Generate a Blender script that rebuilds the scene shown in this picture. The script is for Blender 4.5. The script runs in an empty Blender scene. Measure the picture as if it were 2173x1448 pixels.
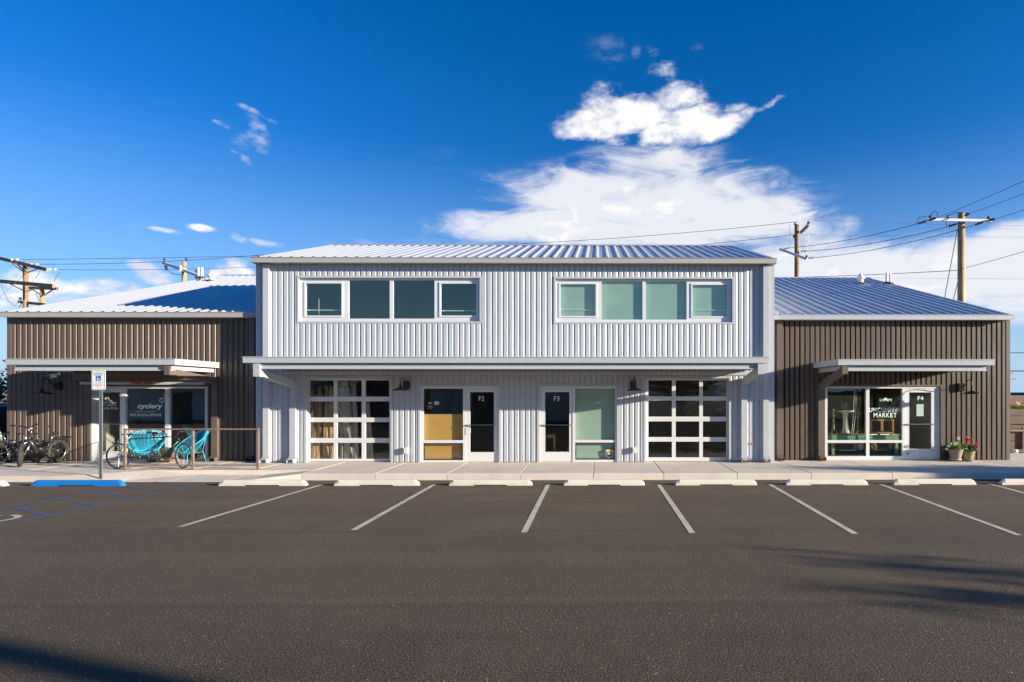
import bpy, math, random
from math import sin, cos, tan, radians as R, pi, atan2, sqrt
from mathutils import Vector, Matrix
import numpy as np
rnd = random.Random(7)
ORD = ['first', 'second', 'third', 'fourth', 'fifth', 'sixth', 'seventh', 'eighth', 'ninth', 'tenth', 'eleventh', 'twelfth', 'thirteenth', 'fourteenth', 'fifteenth']
S = bpy.context.scene
COL = S.collection

# ------------------------------------------------------------------ camera, sky, sun, exposure
YAW = R(0.5); FPX = 1207.0; CXP = 1279.0; HY = 837.0; CH = 2.2
cam_d = bpy.data.cameras.new('camera'); cam = bpy.data.objects.new('camera', cam_d); COL.objects.link(cam)
cam.location = (0, 0, CH); cam.rotation_euler = (R(90), 0, -YAW)
cam_d.sensor_width = 36; cam_d.lens = 36 * FPX / 2173
cam_d.shift_x = -(CXP - 1086.5) / 2173; cam_d.shift_y = (HY - 724) / 2173
cam_d.clip_end = 6000; cam_d.clip_start = 0.1
S.camera = cam

SUN_AZ = R(72); SUN_EL = R(11.5)     # azimuth away from the facade normal, to the right of the camera
sunv = Vector((sin(SUN_AZ) * cos(SUN_EL), -cos(SUN_AZ) * cos(SUN_EL), sin(SUN_EL)))
sd = bpy.data.lights.new('sun', 'SUN'); sun = bpy.data.objects.new('sun', sd); COL.objects.link(sun)
sd.energy = 5.0; sd.angle = R(0.6); sd.color = (1.0, 0.895, 0.72)
sun.rotation_euler = sunv.to_track_quat('Z', 'Y').to_euler(); sun.location = (20, -10, 20)

S.view_settings.view_transform = 'Standard'; S.view_settings.look = 'None'
S.view_settings.gamma = 1; S.view_settings.use_curve_mapping = False
S.view_settings.exposure = 1.2
S.cycles.max_bounces = 8; S.cycles.transparent_max_bounces = 16

# pixel of the photograph -> place in the scene
def ray(px, py):
    u = (px - CXP) / FPX; v = (HY - py) / FPX
    return Vector((sin(YAW) + u * cos(YAW), cos(YAW) - u * sin(YAW), v))
def A(px, py, Y):
    r = ray(px, py); t = Y / r.y
    return r.x * t, CH + r.z * t
def XX(px, Y): return A(px, HY, Y)[0]
def ZZ(py, Y, px=1086): return A(px, py, Y)[1]
def G(px, py, z=0.0):
    r = ray(px, py); t = (z - CH) / r.z
    return r.x * t, r.y * t
def P3(px, py, Y):
    x, z = A(px, py, Y); return Vector((x, Y, z))

class NT:
    def __init__(s, tree): s.t = tree; s.N = tree.nodes; s.L = tree.links
    def n(s, typ, **k):
        nd = s.N.new(typ)
        for a, b in k.items():
            if a.startswith('_'): setattr(nd, a[1:], b)
        return nd
    def put(s, sock, v):
        if hasattr(v, 'links') or isinstance(v, bpy.types.NodeSocket): s.L.new(v, sock)
        elif isinstance(v, (tuple, list)) and len(v) == 3 and sock.type == 'RGBA': sock.default_value = (*v, 1)
        else: sock.default_value = v
    def m(s, op, a, b=0.0, c=0.0, clamp=False):
        nd = s.N.new('ShaderNodeMath'); nd.operation = op; nd.use_clamp = clamp
        s.put(nd.inputs[0], a); s.put(nd.inputs[1], b); s.put(nd.inputs[2], c)
        return nd.outputs[0]
    def mix(s, f, a, b, mode='MIX'):
        nd = s.N.new('ShaderNodeMix'); nd.data_type = 'RGBA'; nd.blend_type = mode
        s.put(nd.inputs[0], f); s.put(nd.inputs[6], a); s.put(nd.inputs[7], b)
        return nd.outputs[2]
    def noise(s, vec, scale, detail=4, rough=0.5, dist=0.0):
        nd = s.N.new('ShaderNodeTexNoise')
        if vec is not None: s.L.new(vec, nd.inputs['Vector'])
        nd.inputs['Scale'].default_value = scale; nd.inputs['Detail'].default_value = detail
        nd.inputs['Roughness'].default_value = rough; nd.inputs['Distortion'].default_value = dist
        return nd.outputs[0]
    def mapr(s, v, a, b, c=0.0, d=1.0, smooth=False):
        nd = s.N.new('ShaderNodeMapRange'); nd.clamp = True
        if smooth: nd.interpolation_type = 'SMOOTHSTEP'
        s.put(nd.inputs[0], v)
        for i, x in enumerate((a, b, c, d)): nd.inputs[i + 1].default_value = x
        return nd.outputs[0]
    def vscale(s, vec, sc, loc=(0, 0, 0), rot=(0, 0, 0)):
        nd = s.N.new('ShaderNodeMapping'); s.L.new(vec, nd.inputs[0])
        nd.inputs['Scale'].default_value = sc; nd.inputs['Location'].default_value = loc; nd.inputs['Rotation'].default_value = rot
        return nd.outputs[0]

# ------------------------------------------------------------------ sky with clouds
W = bpy.data.worlds.new('World'); S.world = W; W.use_nodes = True
wt = W.node_tree; wt.nodes.clear(); n = NT(wt)
sky = n.n('ShaderNodeTexSky'); sky.sky_type = 'NISHITA'; sky.sun_disc = False
sky.sun_elevation = SUN_EL; sky.sun_rotation = R(180) - SUN_AZ
sky.altitude = 1400; sky.air_density = 1.0; sky.dust_density = 0.0; sky.ozone_density = 3.0
tc = n.n('ShaderNodeTexCoord'); D = tc.outputs['Generated']
sp = n.n('ShaderNodeSeparateXYZ'); n.L.new(D, sp.inputs[0])
dx, dy, dz = sp.outputs
az = n.m('ARCTAN2', dx, dy)
el = n.m('ARCSINE', dz)
wv = n.vscale(D, (1, 1, 2.2))
warp = n.n('ShaderNodeTexNoise'); n.L.new(wv, warp.inputs['Vector']); warp.inputs['Scale'].default_value = 9; warp.inputs['Detail'].default_value = 6
ws = n.n('ShaderNodeSeparateXYZ'); n.L.new(warp.outputs['Color'], ws.inputs[0])
azw = n.m('ADD', az, n.m('MULTIPLY', n.m('SUBTRACT', ws.outputs[0], 0.5), 0.065))
elw = n.m('ADD', el, n.m('MULPLY' if False else 'MULTIPLY', n.m('SUBTRACT', ws.outputs[1], 0.5), 0.035))
def blob(px, py, rx, ry, st, rot=0.0):
    u = (px - CXP) / FPX; v = (HY - py) / FPX
    a0 = math.atan(u) + YAW; e0 = math.atan2(v, sqrt(1 + u * u))
    ra = 1.14 * rx / FPX / (1 + u * u); re = 1.14 * ry / FPX / sqrt(1 + u * u + v * v)
    a = n.m('SUBTRACT', azw, a0); e = n.m('SUBTRACT', elw, e0)
    c, s_ = cos(rot), sin(rot)
    a2 = n.m('ADD', n.m('MULTIPLY', a, c / ra), n.m('MULTIPLY', e, s_ / ra))
    e2 = n.m('ADD', n.m('MULTIPLY', a, -s_ / re), n.m('MULTIPLY', e, c / re))
    r = n.m('SQRT', n.m('ADD', n.m('MULTIPLY', a2, a2), n.m('MULTIPLY', e2, e2)))
    return n.mapr(r, 1.35, 0.25, 0.0, st, smooth=True)
def layer(blobs):
    o = None
    for b in blobs:
        v = blob(*b); o = v if o is None else n.m('MAXIMUM', o, v)
    return o
puffy = layer([(1340, 240, 115, 50, 1), (1430, 205, 55, 34, 1), (1455, 262, 75, 40, 1), (1268, 268, 88, 36, 1), (1395, 285, 60, 26, .95), (1500, 275, 60, 26, .9), (1230, 280, 50, 22, .9),
               (1545, 258, 42, 20, .8), (1585, 243, 34, 14, .62, .2), (1632, 228, 36, 11, .58, .3), (1560, 225, 30, 12, .5), (1418, 145, 46, 14, .45),
               (490, 567, 42, 24, 1), (470, 575, 30, 14, .9), (318, 578, 30, 18, .8), (335, 595, 40, 18, .7), (200, 612, 120, 24, .8), (60, 595, 90, 35, .8), (20, 640, 120, 30, .8),
               (435, 484, 36, 9, .85), (350, 490, 40, 8, .65), (500, 503, 26, 12, .6), (560, 512, 46, 10, .7),
               (545, 292, 46, 40, .50), (580, 262, 70, 11, .48, -.45), (530, 335, 36, 10, .42, -.7), (480, 262, 30, 7, .4, -.5)])
wispy = layer([(1360, 430, 300, 75, 1), (1550, 455, 240, 62, 1, -.25), (1180, 470, 230, 42, .95, .1), (1390, 355, 150, 50, .75), (1300, 385, 170, 40, .7, .25), (1400, 500, 330, 50, 1),
               (2060, 575, 320, 80, 1.35), (1800, 580, 270, 58, 1.2), (2150, 520, 150, 50, 1.2), (1700, 545, 160, 45, .8), (2160, 640, 300, 45, .7), (1400, 90, 16, 34, .20), (1355, 102, 16, 18, .18), (1475, 92, 30, 16, .17), (1285, 105, 50, 28, .15),
               (950, 340, 90, 22, .10), (670, 450, 60, 14, .12, -.3), (830, 515, 150, 18, .22), (120, 640, 300, 35, .5)])
nz1 = n.noise(n.vscale(D, (1, 1, 1.5)), 14, 9, 0.56, 0.2)
nz2 = n.noise(n.vscale(D, (1, 1, 3.4), rot=(0, .12, 0)), 6.5, 10, 0.60, 0.9)
fine = n.noise(n.vscale(D, (1, 1, 2.0)), 42, 7, 0.6, 0.4)
dp = n.m('ADD', puffy, n.m('MULTIPLY', n.m('SUBTRACT', nz1, 0.5), 1.6))
dp = n.m('ADD', dp, n.m('MULTIPLY', n.m('SUBTRACT', fine, 0.5), 1.05))
mp = n.m('MULTIPLY', n.mapr(dp, 0.22, 1.02, 0, 1, smooth=True), n.mapr(puffy, 0.02, 0.25))
dw = n.m('ADD', wispy, n.m('MULTIPLY', n.m('SUBTRACT', nz2, 0.5), 2.3))
dw = n.m('ADD', dw, n.m('MULTIPLY', n.m('SUBTRACT', fine, 0.5), 0.35))
mw = n.m('MULTIPLY', n.m('MULTIPLY', n.mapr(dw, 0.05, 0.95, 0, 1, smooth=True), 0.96), n.mapr(wispy, 0.0, 0.3, smooth=True))
# the same kind of scattered cloud goes on round the rest of the sky
beyond = n.mapr(n.m('ABSOLUTE', n.m('SUBTRACT', az, 0.0)), 0.85, 1.2, 0, 1)
lowb = n.m('MULTIPLY', n.mapr(el, 0.02, 0.12), n.mapr(el, 0.42, 0.2))
nz3 = n.noise(n.vscale(D, (1, 1, 3.0), loc=(3, 1, 2)), 3.0, 9, 0.58, 0.5)
mb = n.m('MULTIPLY', n.m('MULTIPLY', n.mapr(nz3, 0.53, 0.68, 0, 0.9, smooth=True), lowb), beyond)
mask = n.m('MAXIMUM', n.m('MAXIMUM', mp, mw), mb, clamp=True)
# cloud tone: brighter tops, softly grey undersides
shade = n.noise(n.vscale(D, (1, 1, 1.6), loc=(.0, .012, .03)), 15, 6, 0.5, 0.2)
tone = n.mapr(n.m('ADD', n.m('MULTIPLY', n.m('SUBTRACT', dp, .75), 0.18), shade), 0.38, 0.58)
tone = n.m('MAXIMUM', tone, n.mapr(n.m('SUBTRACT', mw, mp), 0, .5, 0, .42))
ccol = n.mix(tone, (0.66, 0.71, 0.82), (1.0, 0.98, 0.96))
cl = n.mix(1.0, ccol, (5.2, 5.2, 5.2), 'MULTIPLY')
hs = n.n('ShaderNodeHueSaturation'); n.L.new(sky.outputs[0], hs.inputs['Color'])
hs.inputs['Saturation'].default_value = 1.31; hs.inputs['Value'].default_value = 1.0; hs.inputs['Hue'].default_value = 0.5
skyc = n.mix(1.0, hs.outputs[0], (0.86, 0.81, 1.0), 'MULTIPLY')
haz = n.m('ADD', n.mapr(el, 0.42, 0.03, 0, .55, smooth=True), n.mapr(el, 0.12, 0.0, 0, .4, smooth=True))
skyh = n.mix(haz, skyc, (2.1, 3.1, 4.2))
fin = n.mix(mask, skyh, cl)
bg = n.n('ShaderNodeBackground'); n.L.new(fin, bg.inputs[0]); bg.inputs[1].default_value = 0.09
wo = n.n('ShaderNodeOutputWorld'); n.L.new(bg.outputs[0], wo.inputs[0])
W.cycles.sampling_method = 'MANUAL'; W.cycles.sample_map_resolution = 512

# ------------------------------------------------------------------ materials
def mat(name, col, rough=0.6, metal=0.0, var=0.0, vs=3.0, bump=0.0, bs=60.0, col2=None, spec=0.5, stretch=(1, 1, 1), emit=None, coat=0.0):
    m = bpy.data.materials.new(name); m.use_nodes = True; t = m.node_tree; t.nodes.clear(); n = NT(t)
    b = n.n('ShaderNodeBsdfPrincipled'); o = n.n('ShaderNodeOutputMaterial'); n.L.new(b.outputs[0], o.inputs[0])
    b.inputs['Roughness'].default_value = rough; b.inputs['Metallic'].default_value = metal
    b.inputs['Specular IOR Level'].default_value = spec
    if coat: b.inputs['Coat Weight'].default_value = coat; b.inputs['Coat Roughness'].default_value = 0.15
    g = n.n('ShaderNodeNewGeometry').outputs['Position']
    if stretch != (1, 1, 1): g = n.vscale(g, stretch)
    c = (*col, 1)
    if var > 0 or col2:
        nz = n.noise(g, vs, 6, 0.6)
        c2 = col2 or tuple(x * (1 - var) for x in col)
        f = n.mapr(nz, 0.35, 0.68)
        n.L.new(n.mix(f, col, c2), b.inputs['Base Color'])
        n.L.new(n.mapr(nz, 0.3, 0.7, max(0.02, rough - .08), min(1, rough + .08)), b.inputs['Roughness'])
    else: b.inputs['Base Color'].default_value = c
    if bump > 0:
        bp = n.n('ShaderNodeBump'); bp.inputs['Strength'].default_value = bump; bp.inputs['Distance'].default_value = 0.01
        n.L.new(n.noise(g, bs, 5, 0.6), bp.inputs['Height']); n.L.new(bp.outputs[0], b.inputs['Normal'])
    if emit: b.inputs['Emission Color'].default_value = (*emit[:3], 1); b.inputs['Emission Strength'].default_value = emit[3]
    return m

def mat_sheet(name, col, rough, metal, dent=0.25, var=.08, coat=0.0, st_=(9, 9, .7)):
    """painted sheet metal: long soft oil-canning dents, faint dust streaks"""
    m = bpy.data.materials.new(name); m.use_nodes = True; t = m.node_tree; t.nodes.clear(); n = NT(t)
    b = n.n('ShaderNodeBsdfPrincipled'); o = n.n('ShaderNodeOutputMaterial'); n.L.new(b.outputs[0], o.inputs[0])
    g = n.n('ShaderNodeNewGeometry').outputs['Position']
    st = n.noise(n.vscale(g, st_), 1.0, 6, .6); big = n.noise(g, .8, 4, .5)
    f = n.m('MULTIPLY', n.mapr(st, .4, .75), n.mapr(big, .3, .7, .3, 1))
    sz = n.n('ShaderNodeSeparateXYZ'); n.L.new(g, sz.inputs[0])
    splash = n.m('MULTIPLY', n.mapr(sz.outputs[2], .75, .17, 0, .45), n.mapr(n.noise(g, 7, 6, .7), .35, .65))
    oi = n.n('ShaderNodeObjectInfo')
    c_ = n.mix(n.mapr(oi.outputs['Random'], 0, 1, 0, .10), n.mix(f, col, tuple(x * (1 - var) for x in col)), tuple(x * .55 for x in col))
    n.L.new(n.mix(splash, c_, tuple(min(.3, x * .55) for x in col)), b.inputs['Base Color'])
    b.inputs['Metallic'].default_value = metal
    n.L.new(n.mapr(st, .3, .7, rough - .05, rough + .1), b.inputs['Roughness'])
    bp = n.n('ShaderNodeBump'); bp.inputs['Strength'].default_value = dent; bp.inputs['Distance'].default_value = 0.05
    n.L.new(n.noise(n.vscale(g, (1.6, 1.6, .55)), 1.7, 3, .5), bp.inputs['Height']); n.L.new(bp.outputs[0], b.inputs['Normal'])
    return m

def mat_glass(name, tint, refl=0.06, wav=0.0, ws_=2.0, rc=(.95, 1, .98)):
    m = bpy.data.materials.new(name); m.use_nodes = True; t = m.node_tree; t.nodes.clear(); n = NT(t)
    tr = n.n('ShaderNodeBsdfTransparent'); tr.inputs[0].default_value = (*tint, 1)
    gl = n.n('ShaderNodeBsdfGlossy'); gl.inputs['Roughness'].default_value = 0.0; gl.inputs[0].default_value = (*rc, 1)
    fr = n.n('ShaderNodeLayerWeight'); fr.inputs[0].default_value = 0.5     # Schlick, the same from both sides of the pane
    f = n.m('MULTIPLY_ADD', n.m('POWER', fr.outputs['Facing'], 5.0), 0.9, refl + 0.05, clamp=True)
    if wav:
        g = n.n('ShaderNodeNewGeometry').outputs['Position']
        bp = n.n('ShaderNodeBump'); bp.inputs['Strength'].default_value = wav; bp.inputs['Distance'].default_value = 0.02
        n.L.new(n.noise(n.vscale(g, (1, 1, 2.2)), ws_, 2, .5, .4), bp.inputs['Height']); n.L.new(bp.outputs[0], gl.inputs['Normal'])
    mx = n.n('ShaderNodeMixShader'); n.L.new(f, mx.inputs[0]); n.L.new(tr.outputs[0], mx.inputs[1]); n.L.new(gl.outputs[0], mx.inputs[2])
    o = n.n('ShaderNodeOutputMaterial'); n.L.new(mx.outputs[0], o.inputs[0])
    return m

def mat_asphalt():
    m = bpy.data.materials.new('asphalt'); m.use_nodes = True; t = m.node_tree; t.nodes.clear(); n = NT(t)
    b = n.n('ShaderNodeBsdfPrincipled'); o = n.n('ShaderNodeOutputMaterial'); n.L.new(b.outputs[0], o.inputs[0])
    g = n.n('ShaderNodeNewGeometry').outputs['Position']
    s = n.n('ShaderNodeSeparateXYZ'); n.L.new(g, s.inputs[0])
    agg = n.noise(g, 75, 3, .7)
    agg2 = n.noise(g, 30, 4, .7)
    big = n.noise(g, .42, 6, .62, .6)
    strk = n.noise(n.vscale(g, (.10, 1.5, 1)), 1.0, 6, .6)
    vor = n.n('ShaderNodeTexVoronoi'); n.L.new(g, vor.inputs['Vector']); vor.inputs['Scale'].default_value = 62
    col = n.mix(n.mapr(big, .3, .7), (.086, .061, .039), (.160, .115, .074))
    col = n.mix(n.mapr(strk, .32, .72, 0, .7), col, (.070, .050, .034))
    # paving lane seams running along the lot
    wob = n.m('MULTIPLY', n.m('SUBTRACT', n.noise(n.vscale(g, (.5, .5, 1)), 1.2, 5, .6), .5), .22)
    for y0, w, cc, k in ((5.95, .13, (.055, .042, .033), .85), (6.12, .17, (.20, .15, .105), .32), (9.15, .12, (.060, .046, .036), .75), (13.2, .10, (.06, .046, .036), .6), (7.6, .5, (.17, .125, .085), .35), (12.4, .22, (.088, .068, .055), .55)):
        d = n.m('ABSOLUTE', n.m('SUBTRACT', n.m('ADD', s.outputs[1], wob), y0))
        col = n.mix(n.m('MULTIPLY', n.mapr(d, w, 0.0, 0, k), n.mapr(agg2, .3, .7, .3, 1)), col, cc)
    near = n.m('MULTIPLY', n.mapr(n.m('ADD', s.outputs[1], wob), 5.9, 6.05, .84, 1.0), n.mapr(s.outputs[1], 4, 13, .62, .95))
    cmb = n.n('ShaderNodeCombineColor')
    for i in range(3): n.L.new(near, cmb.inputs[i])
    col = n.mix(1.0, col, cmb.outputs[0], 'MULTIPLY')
    col = n.mix(n.mapr(agg, .50, .66, 0, .95), col, (.27, .21, .15))
    col = n.mix(n.mapr(agg2, .46, .32, 0, .95), col, (.050, .040, .033))
    sc = n.n('ShaderNodeSeparateColor'); n.L.new(vor.outputs['Color'], sc.inputs[0])
    stone = n.m('MULTIPLY', n.m('GREATER_THAN', sc.outputs[0], .993), n.mapr(vor.outputs['Distance'], .42, .25))
    col = n.mix(stone, col, (.75, .50, .24))
    # a few dark oil spots in the stalls
    oil = n.noise(g, .9, 3, .5)
    col = n.mix(n.m('MULTIPLY', n.mapr(oil, .66, .76, 0, .45), n.mapr(s.outputs[1], 8.5, 10)), col, (.04, .034, .03))
    n.L.new(col, b.inputs['Base Color']); b.inputs['Roughness'].default_value = .88; b.inputs['Specular IOR Level'].default_value = .25
    bp = n.n('ShaderNodeBump'); bp.inputs['Strength'].default_value = .8; bp.inputs['Distance'].default_value = .014
    h = n.m('ADD', n.m('MULTIPLY', agg, .6), n.m('MULTIPLY', agg2, .9))
    n.L.new(h, bp.inputs['Height']); n.L.new(bp.outputs[0], b.inputs['Normal'])
    return m

def mat_concrete(name, c1, c2, dirt=.35, bump=.25):
    m = bpy.data.materials.new(name); m.use_nodes = True; t = m.node_tree; t.nodes.clear(); n = NT(t)
    b = n.n('ShaderNodeBsdfPrincipled'); o = n.n('ShaderNodeOutputMaterial'); n.L.new(b.outputs[0], o.inputs[0])
    g = n.n('ShaderNodeNewGeometry').outputs['Position']
    col = n.mix(n.mapr(n.noise(g, 1.3, 6, .6, .3), .35, .68), c1, c2)
    col = n.mix(n.mapr(n.noise(n.vscale(g, (.5, 3, 3)), 3.0, 6, .65), .56, .8, 0, dirt), col, tuple(x * .45 for x in c1))
    col = n.mix(n.mapr(n.noise(g, 90, 3, .6), .5, .8, 0, .35), col, tuple(x * .6 for x in c1))
    n.L.new(col, b.inputs['Base Color']); b.inputs['Roughness'].default_value = .85; b.inputs['Specular IOR Level'].default_value = .3
    bp = n.n('ShaderNodeBump'); bp.inputs['Strength'].default_value = bump; bp.inputs['Distance'].default_value = .006
    n.L.new(n.noise(g, 70, 5, .65), bp.inputs['Height']); n.L.new(bp.outputs[0], b.inputs['Normal'])
    return m

def mat_leaf(name, c1, c2):
    m = bpy.data.materials.new(name); m.use_nodes = True; t = m.node_tree; t.nodes.clear(); n = NT(t)
    g = n.n('ShaderNodeNewGeometry')
    col = n.mix(g.outputs['Random Per Island'], c1, c2)
    d = n.n('ShaderNodeBsdfPrincipled'); n.L.new(col, d.inputs['Base Color']); d.inputs['Roughness'].default_value = .55
    tl = n.n('ShaderNodeBsdfTranslucent'); n.L.new(col, tl.inputs[0])
    mx = n.n('ShaderNodeMixShader'); mx.inputs[0].default_value = .3; n.L.new(d.outputs[0], mx.inputs[1]); n.L.new(tl.outputs[0], mx.inputs[2])
    o = n.n('ShaderNodeOutputMaterial'); n.L.new(mx.outputs[0], o.inputs[0])
    return m

def mat_paint(name, col, wear=.35):
    m = bpy.data.materials.new(name); m.use_nodes = True; t = m.node_tree; t.nodes.clear(); n = NT(t)
    b = n.n('ShaderNodeBsdfPrincipled'); o = n.n('ShaderNodeOutputMaterial'); n.L.new(b.outputs[0], o.inputs[0])
    g = n.n('ShaderNodeNewGeometry').outputs['Position']
    w = n.noise(g, 45, 5, .75); w2 = n.noise(g, 2.5, 4, .6)
    f = n.m('ADD', n.m('MULTIPLY', w, .75), n.m('MULTIPLY', w2, .25))
    col = n.mix(n.mapr(f, .60 - wear * .16, .66 - wear * .14, 0, .9), col, (.085, .072, .060))
    n.L.new(col, b.inputs['Base Color']); b.inputs['Roughness'].default_value = .8
    bp = n.n('ShaderNodeBump'); bp.inputs['Strength'].default_value = .5; bp.inputs['Distance'].default_value = .01
    n.L.new(n.noise(g, 60, 4, .65), bp.inputs['Height']); n.L.new(bp.outputs[0], b.inputs['Normal'])
    return m

def mat_wood(name, c1, c2, sc=(6, 6, .6)):
    m = bpy.data.materials.new(name); m.use_nodes = True; t = m.node_tree; t.nodes.clear(); n = NT(t)
    b = n.n('ShaderNodeBsdfPrincipled'); o = n.n('ShaderNodeOutputMaterial'); n.L.new(b.outputs[0], o.inputs[0])
    g = n.n('ShaderNodeNewGeometry').outputs['Position']
    a = n.noise(n.vscale(g, sc), 2.0, 7, .65, .5)
    n.L.new(n.mix(n.mapr(a, .35, .65), c1, c2), b.inputs['Base Color']); b.inputs['Roughness'].default_value = .8
    bp = n.n('ShaderNodeBump'); bp.inputs['Strength'].default_value = .4; bp.inputs['Distance'].default_value = .01
    n.L.new(a, bp.inputs['Height']); n.L.new(bp.outputs[0], b.inputs['Normal'])
    return m

M = {}
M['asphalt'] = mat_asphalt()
M['white_sheet'] = mat_sheet('white_siding', (.45, .475, .515), .36, 0.0, .30)
M['white_trim'] = mat_sheet('white_trim', (.45, .47, .50), .38, 0.0, .12)
M['brown_sheet'] = mat_sheet('brown_siding', (.118, .082, .060), .42, 0.0, .22, .12)
M['brown_trim'] = mat_sheet('brown_trim', (.135, .100, .080), .42, 0.0, .12)
M['roof'] = mat_sheet('galvalume_roof', (.62, .64, .68), .33, .42, .10, .1, 0, (7, .5, .5))
M['grey_fascia'] = mat_sheet('grey_fascia', (.38, .37, .36), .45, 0.0, .1)
M['soffit'] = mat('soffit', (.55, .54, .52), .6, 0, .1)
M['alu'] = mat('aluminium_frame', (.72, .72, .72), .40, .15, .06, 4)
M['black_gasket'] = mat('black_gasket', (.03, .03, .03), .5)
M['concrete'] = mat_concrete('concrete_walk', (.70, .62, .53), (.60, .53, .45), .18)
M['concrete_gap'] = mat('joint_dirt', (.09, .08, .07), .9)
M['stop'] = mat_concrete('wheel_stop_concrete', (.72, .65, .56), (.62, .56, .48), .55, .5)
M['blue_stop'] = mat('blue_painted_concrete', (.010, .19, .56), .45, 0, .18, 3, .25, 40)
M['line'] = mat_paint('white_line_paint', (.66, .56, .46), .5)
M['blue_line'] = mat_paint('blue_line_paint', (.035, .12, .27), .8)
M['yellow_line'] = mat_paint('yellow_edge_paint', (.62, .40, .08), .5)
M['glass'] = mat_glass('window_glass', (.86, .94, .89), .03, .02, 1.5)
M['glass_up'] = mat_glass('upper_window_glass', (.78, .90, .86), .09, .05, 1.6, (.80, 1, .84))
M['glass_door'] = mat_glass('garage_glass', (.86, .85, .83), .03, .16, 3.0)
M['glass_shop'] = mat_glass('shop_glass', (.80, .88, .84), .17, .03, 1.5)
M['blind'] = mat('pale_green_roller_blind', (.40, .48, .42), .8, 0, .08, 2)
M['tan_blind'] = mat('tan_roller_blind', (.64, .33, .09), .85, 0, .06, 3)
M['interior'] = mat('dark_interior_wall', (.46, .40, .35), .9, 0, .2, 1)
M['interior_floor'] = mat('interior_floor', (.30, .25, .20), .5, 0, .2, 1)
M['inner_wall'] = mat('plasterboard', (.30, .29, .28), .9)
M['lamp'] = mat('bronze_lamp_metal', (.060, .042, .032), .35, .5)
M['lamp_dark'] = mat('black_lamp_metal', (.014, .013, .014), .3, .3)
M['lamp_in'] = mat('lamp_inside', (.55, .53, .5), .5)
M['black'] = mat('black_plastic', (.018, .018, .02), .45)
M['rubber'] = mat('tyre_rubber', (.035, .032, .03), .8, 0, .3, 20)
M['chrome'] = mat('bare_metal', (.55, .54, .53), .28, 1.0)
M['galv'] = mat('galvanised_steel', (.50, .51, .52), .42, .85, .25, 12)
M['rust'] = mat('rusty_steel', (.20, .12, .085), .75, .25, 0, 9, .25, 60, col2=(.27, .20, .165))
M['teal'] = mat('turquoise_cord', (.025, .38, .56), .45)
M['pole'] = mat_wood('pole_wood', (.36, .20, .095), (.20, .11, .06), (7, 7, .35))
M['pole_light'] = mat_wood('new_pole_wood', (.52, .36, .18), (.34, .19, .085), (5, 5, .5))
M['arm_wood'] = mat_wood('crossarm_wood', (.36, .25, .15), (.25, .17, .11), (2, 2, 6))
M['fibre'] = mat('pale_crossarm', (.74, .73, .70), .55)
M['grey_arm'] = mat('grey_crossarm', (.33, .34, .32), .6)
M['insul'] = mat('brown_insulator', (.04, .035, .05), .25)
M['porcelain'] = mat('white_insulator', (.75, .76, .78), .25)
M['wire'] = mat('cable', (.06, .065, .075), .5)
M['pvc'] = mat('white_pvc', (.80, .80, .78), .45)
M['boot'] = mat('rubber_flashing', (.10, .06, .05), .7)
M['sign_white'] = mat('sign_white', (.78, .80, .78), .4)
M['sign_green'] = mat('sign_green', (.03, .22, .15), .5)
M['sign_blue'] = mat('sign_blue', (.01, .09, .50), .5)
M['sign_red'] = mat('sign_red', (.62, .10, .10), .5)
M['vinyl'] = mat('white_vinyl', (.85, .88, .86), .6)
M['mint'] = mat('mint_vinyl', (.78, .92, .86), .6)
M['red_band'] = mat('red_band', (.75, .05, .02), .5)
M['green_frame'] = mat('green_bike_paint', (.02, .14, .07), .3, .2)
M['mint_frame'] = mat('mint_bike_paint', (.26, .42, .36), .35)
M['black_frame'] = mat('black_bike_paint', (.022, .022, .026), .3)
M['leather'] = mat('tan_saddle', (.42, .27, .16), .6, 0, .2, 30)
M['orange'] = mat('orange_plastic', (.85, .20, .02), .45)
M['terracotta'] = mat('pale_terracotta', (.34, .25, .20), .8, 0, .2, 8, .2, 50)
M['green_pot'] = mat('glazed_pot', (.10, .12, .04), .35, 0, 0, 26, 0, 60, col2=(.42, .38, .18))
M['soil'] = mat('soil', (.03, .022, .016), .95)
M['leaf_a'] = mat_leaf('bright_leaves', (.10, .22, .02), (.22, .34, .03))
M['leaf_b'] = mat_leaf('dark_leaves', (.03, .09, .02), (.06, .14, .03))
M['leaf_tree'] = mat_leaf('tree_leaves', (.035, .085, .018), (.08, .14, .03))
M['leaf_yellow'] = mat_leaf('yellow_green_leaves', (.16, .24, .03), (.30, .34, .05))
M['petal_white'] = mat('white_petals', (.80, .78, .74), .7)
M['petal_red'] = mat('red_petals', (.62, .01, .02), .6)
M['petal_pink'] = mat('magenta_petals', (.62, .02, .20), .6)
M['bark'] = mat_wood('bark', (.14, .10, .07), (.07, .05, .04), (8, 8, 1.5))
M['timber'] = mat_wood('old_timber', (.20, .12, .08), (.10, .065, .05), (1, 1, 8))
M['red_roof'] = mat('red_brown_roof', (.34, .13, .09), .85, 0, .2, 3)
M['dry_grass'] = mat('dry_ground', (.26, .20, .13), .95, 0, .3, .6, .4, 20)
M['tarp'] = mat('dark_tarp', (.030, .032, .045), .55, 0, .3, 3, .6, 5)
M['pale_blue'] = mat('pale_blue_rim', (.25, .42, .52), .5)
M['board'] = mat_wood('raw_boards', (.60, .42, .22), (.36, .24, .13), (12, 12, .8))
M['board_pale'] = mat_wood('pale_trim_boards', (.58, .56, .46), (.42, .40, .33), (12, 12, .8))
M['tape'] = mat('blue_tape', (.02, .14, .45), .6)
M['stool'] = mat_wood('pine_stool', (.70, .42, .12), (.52, .30, .08), (8, 8, 1))
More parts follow.
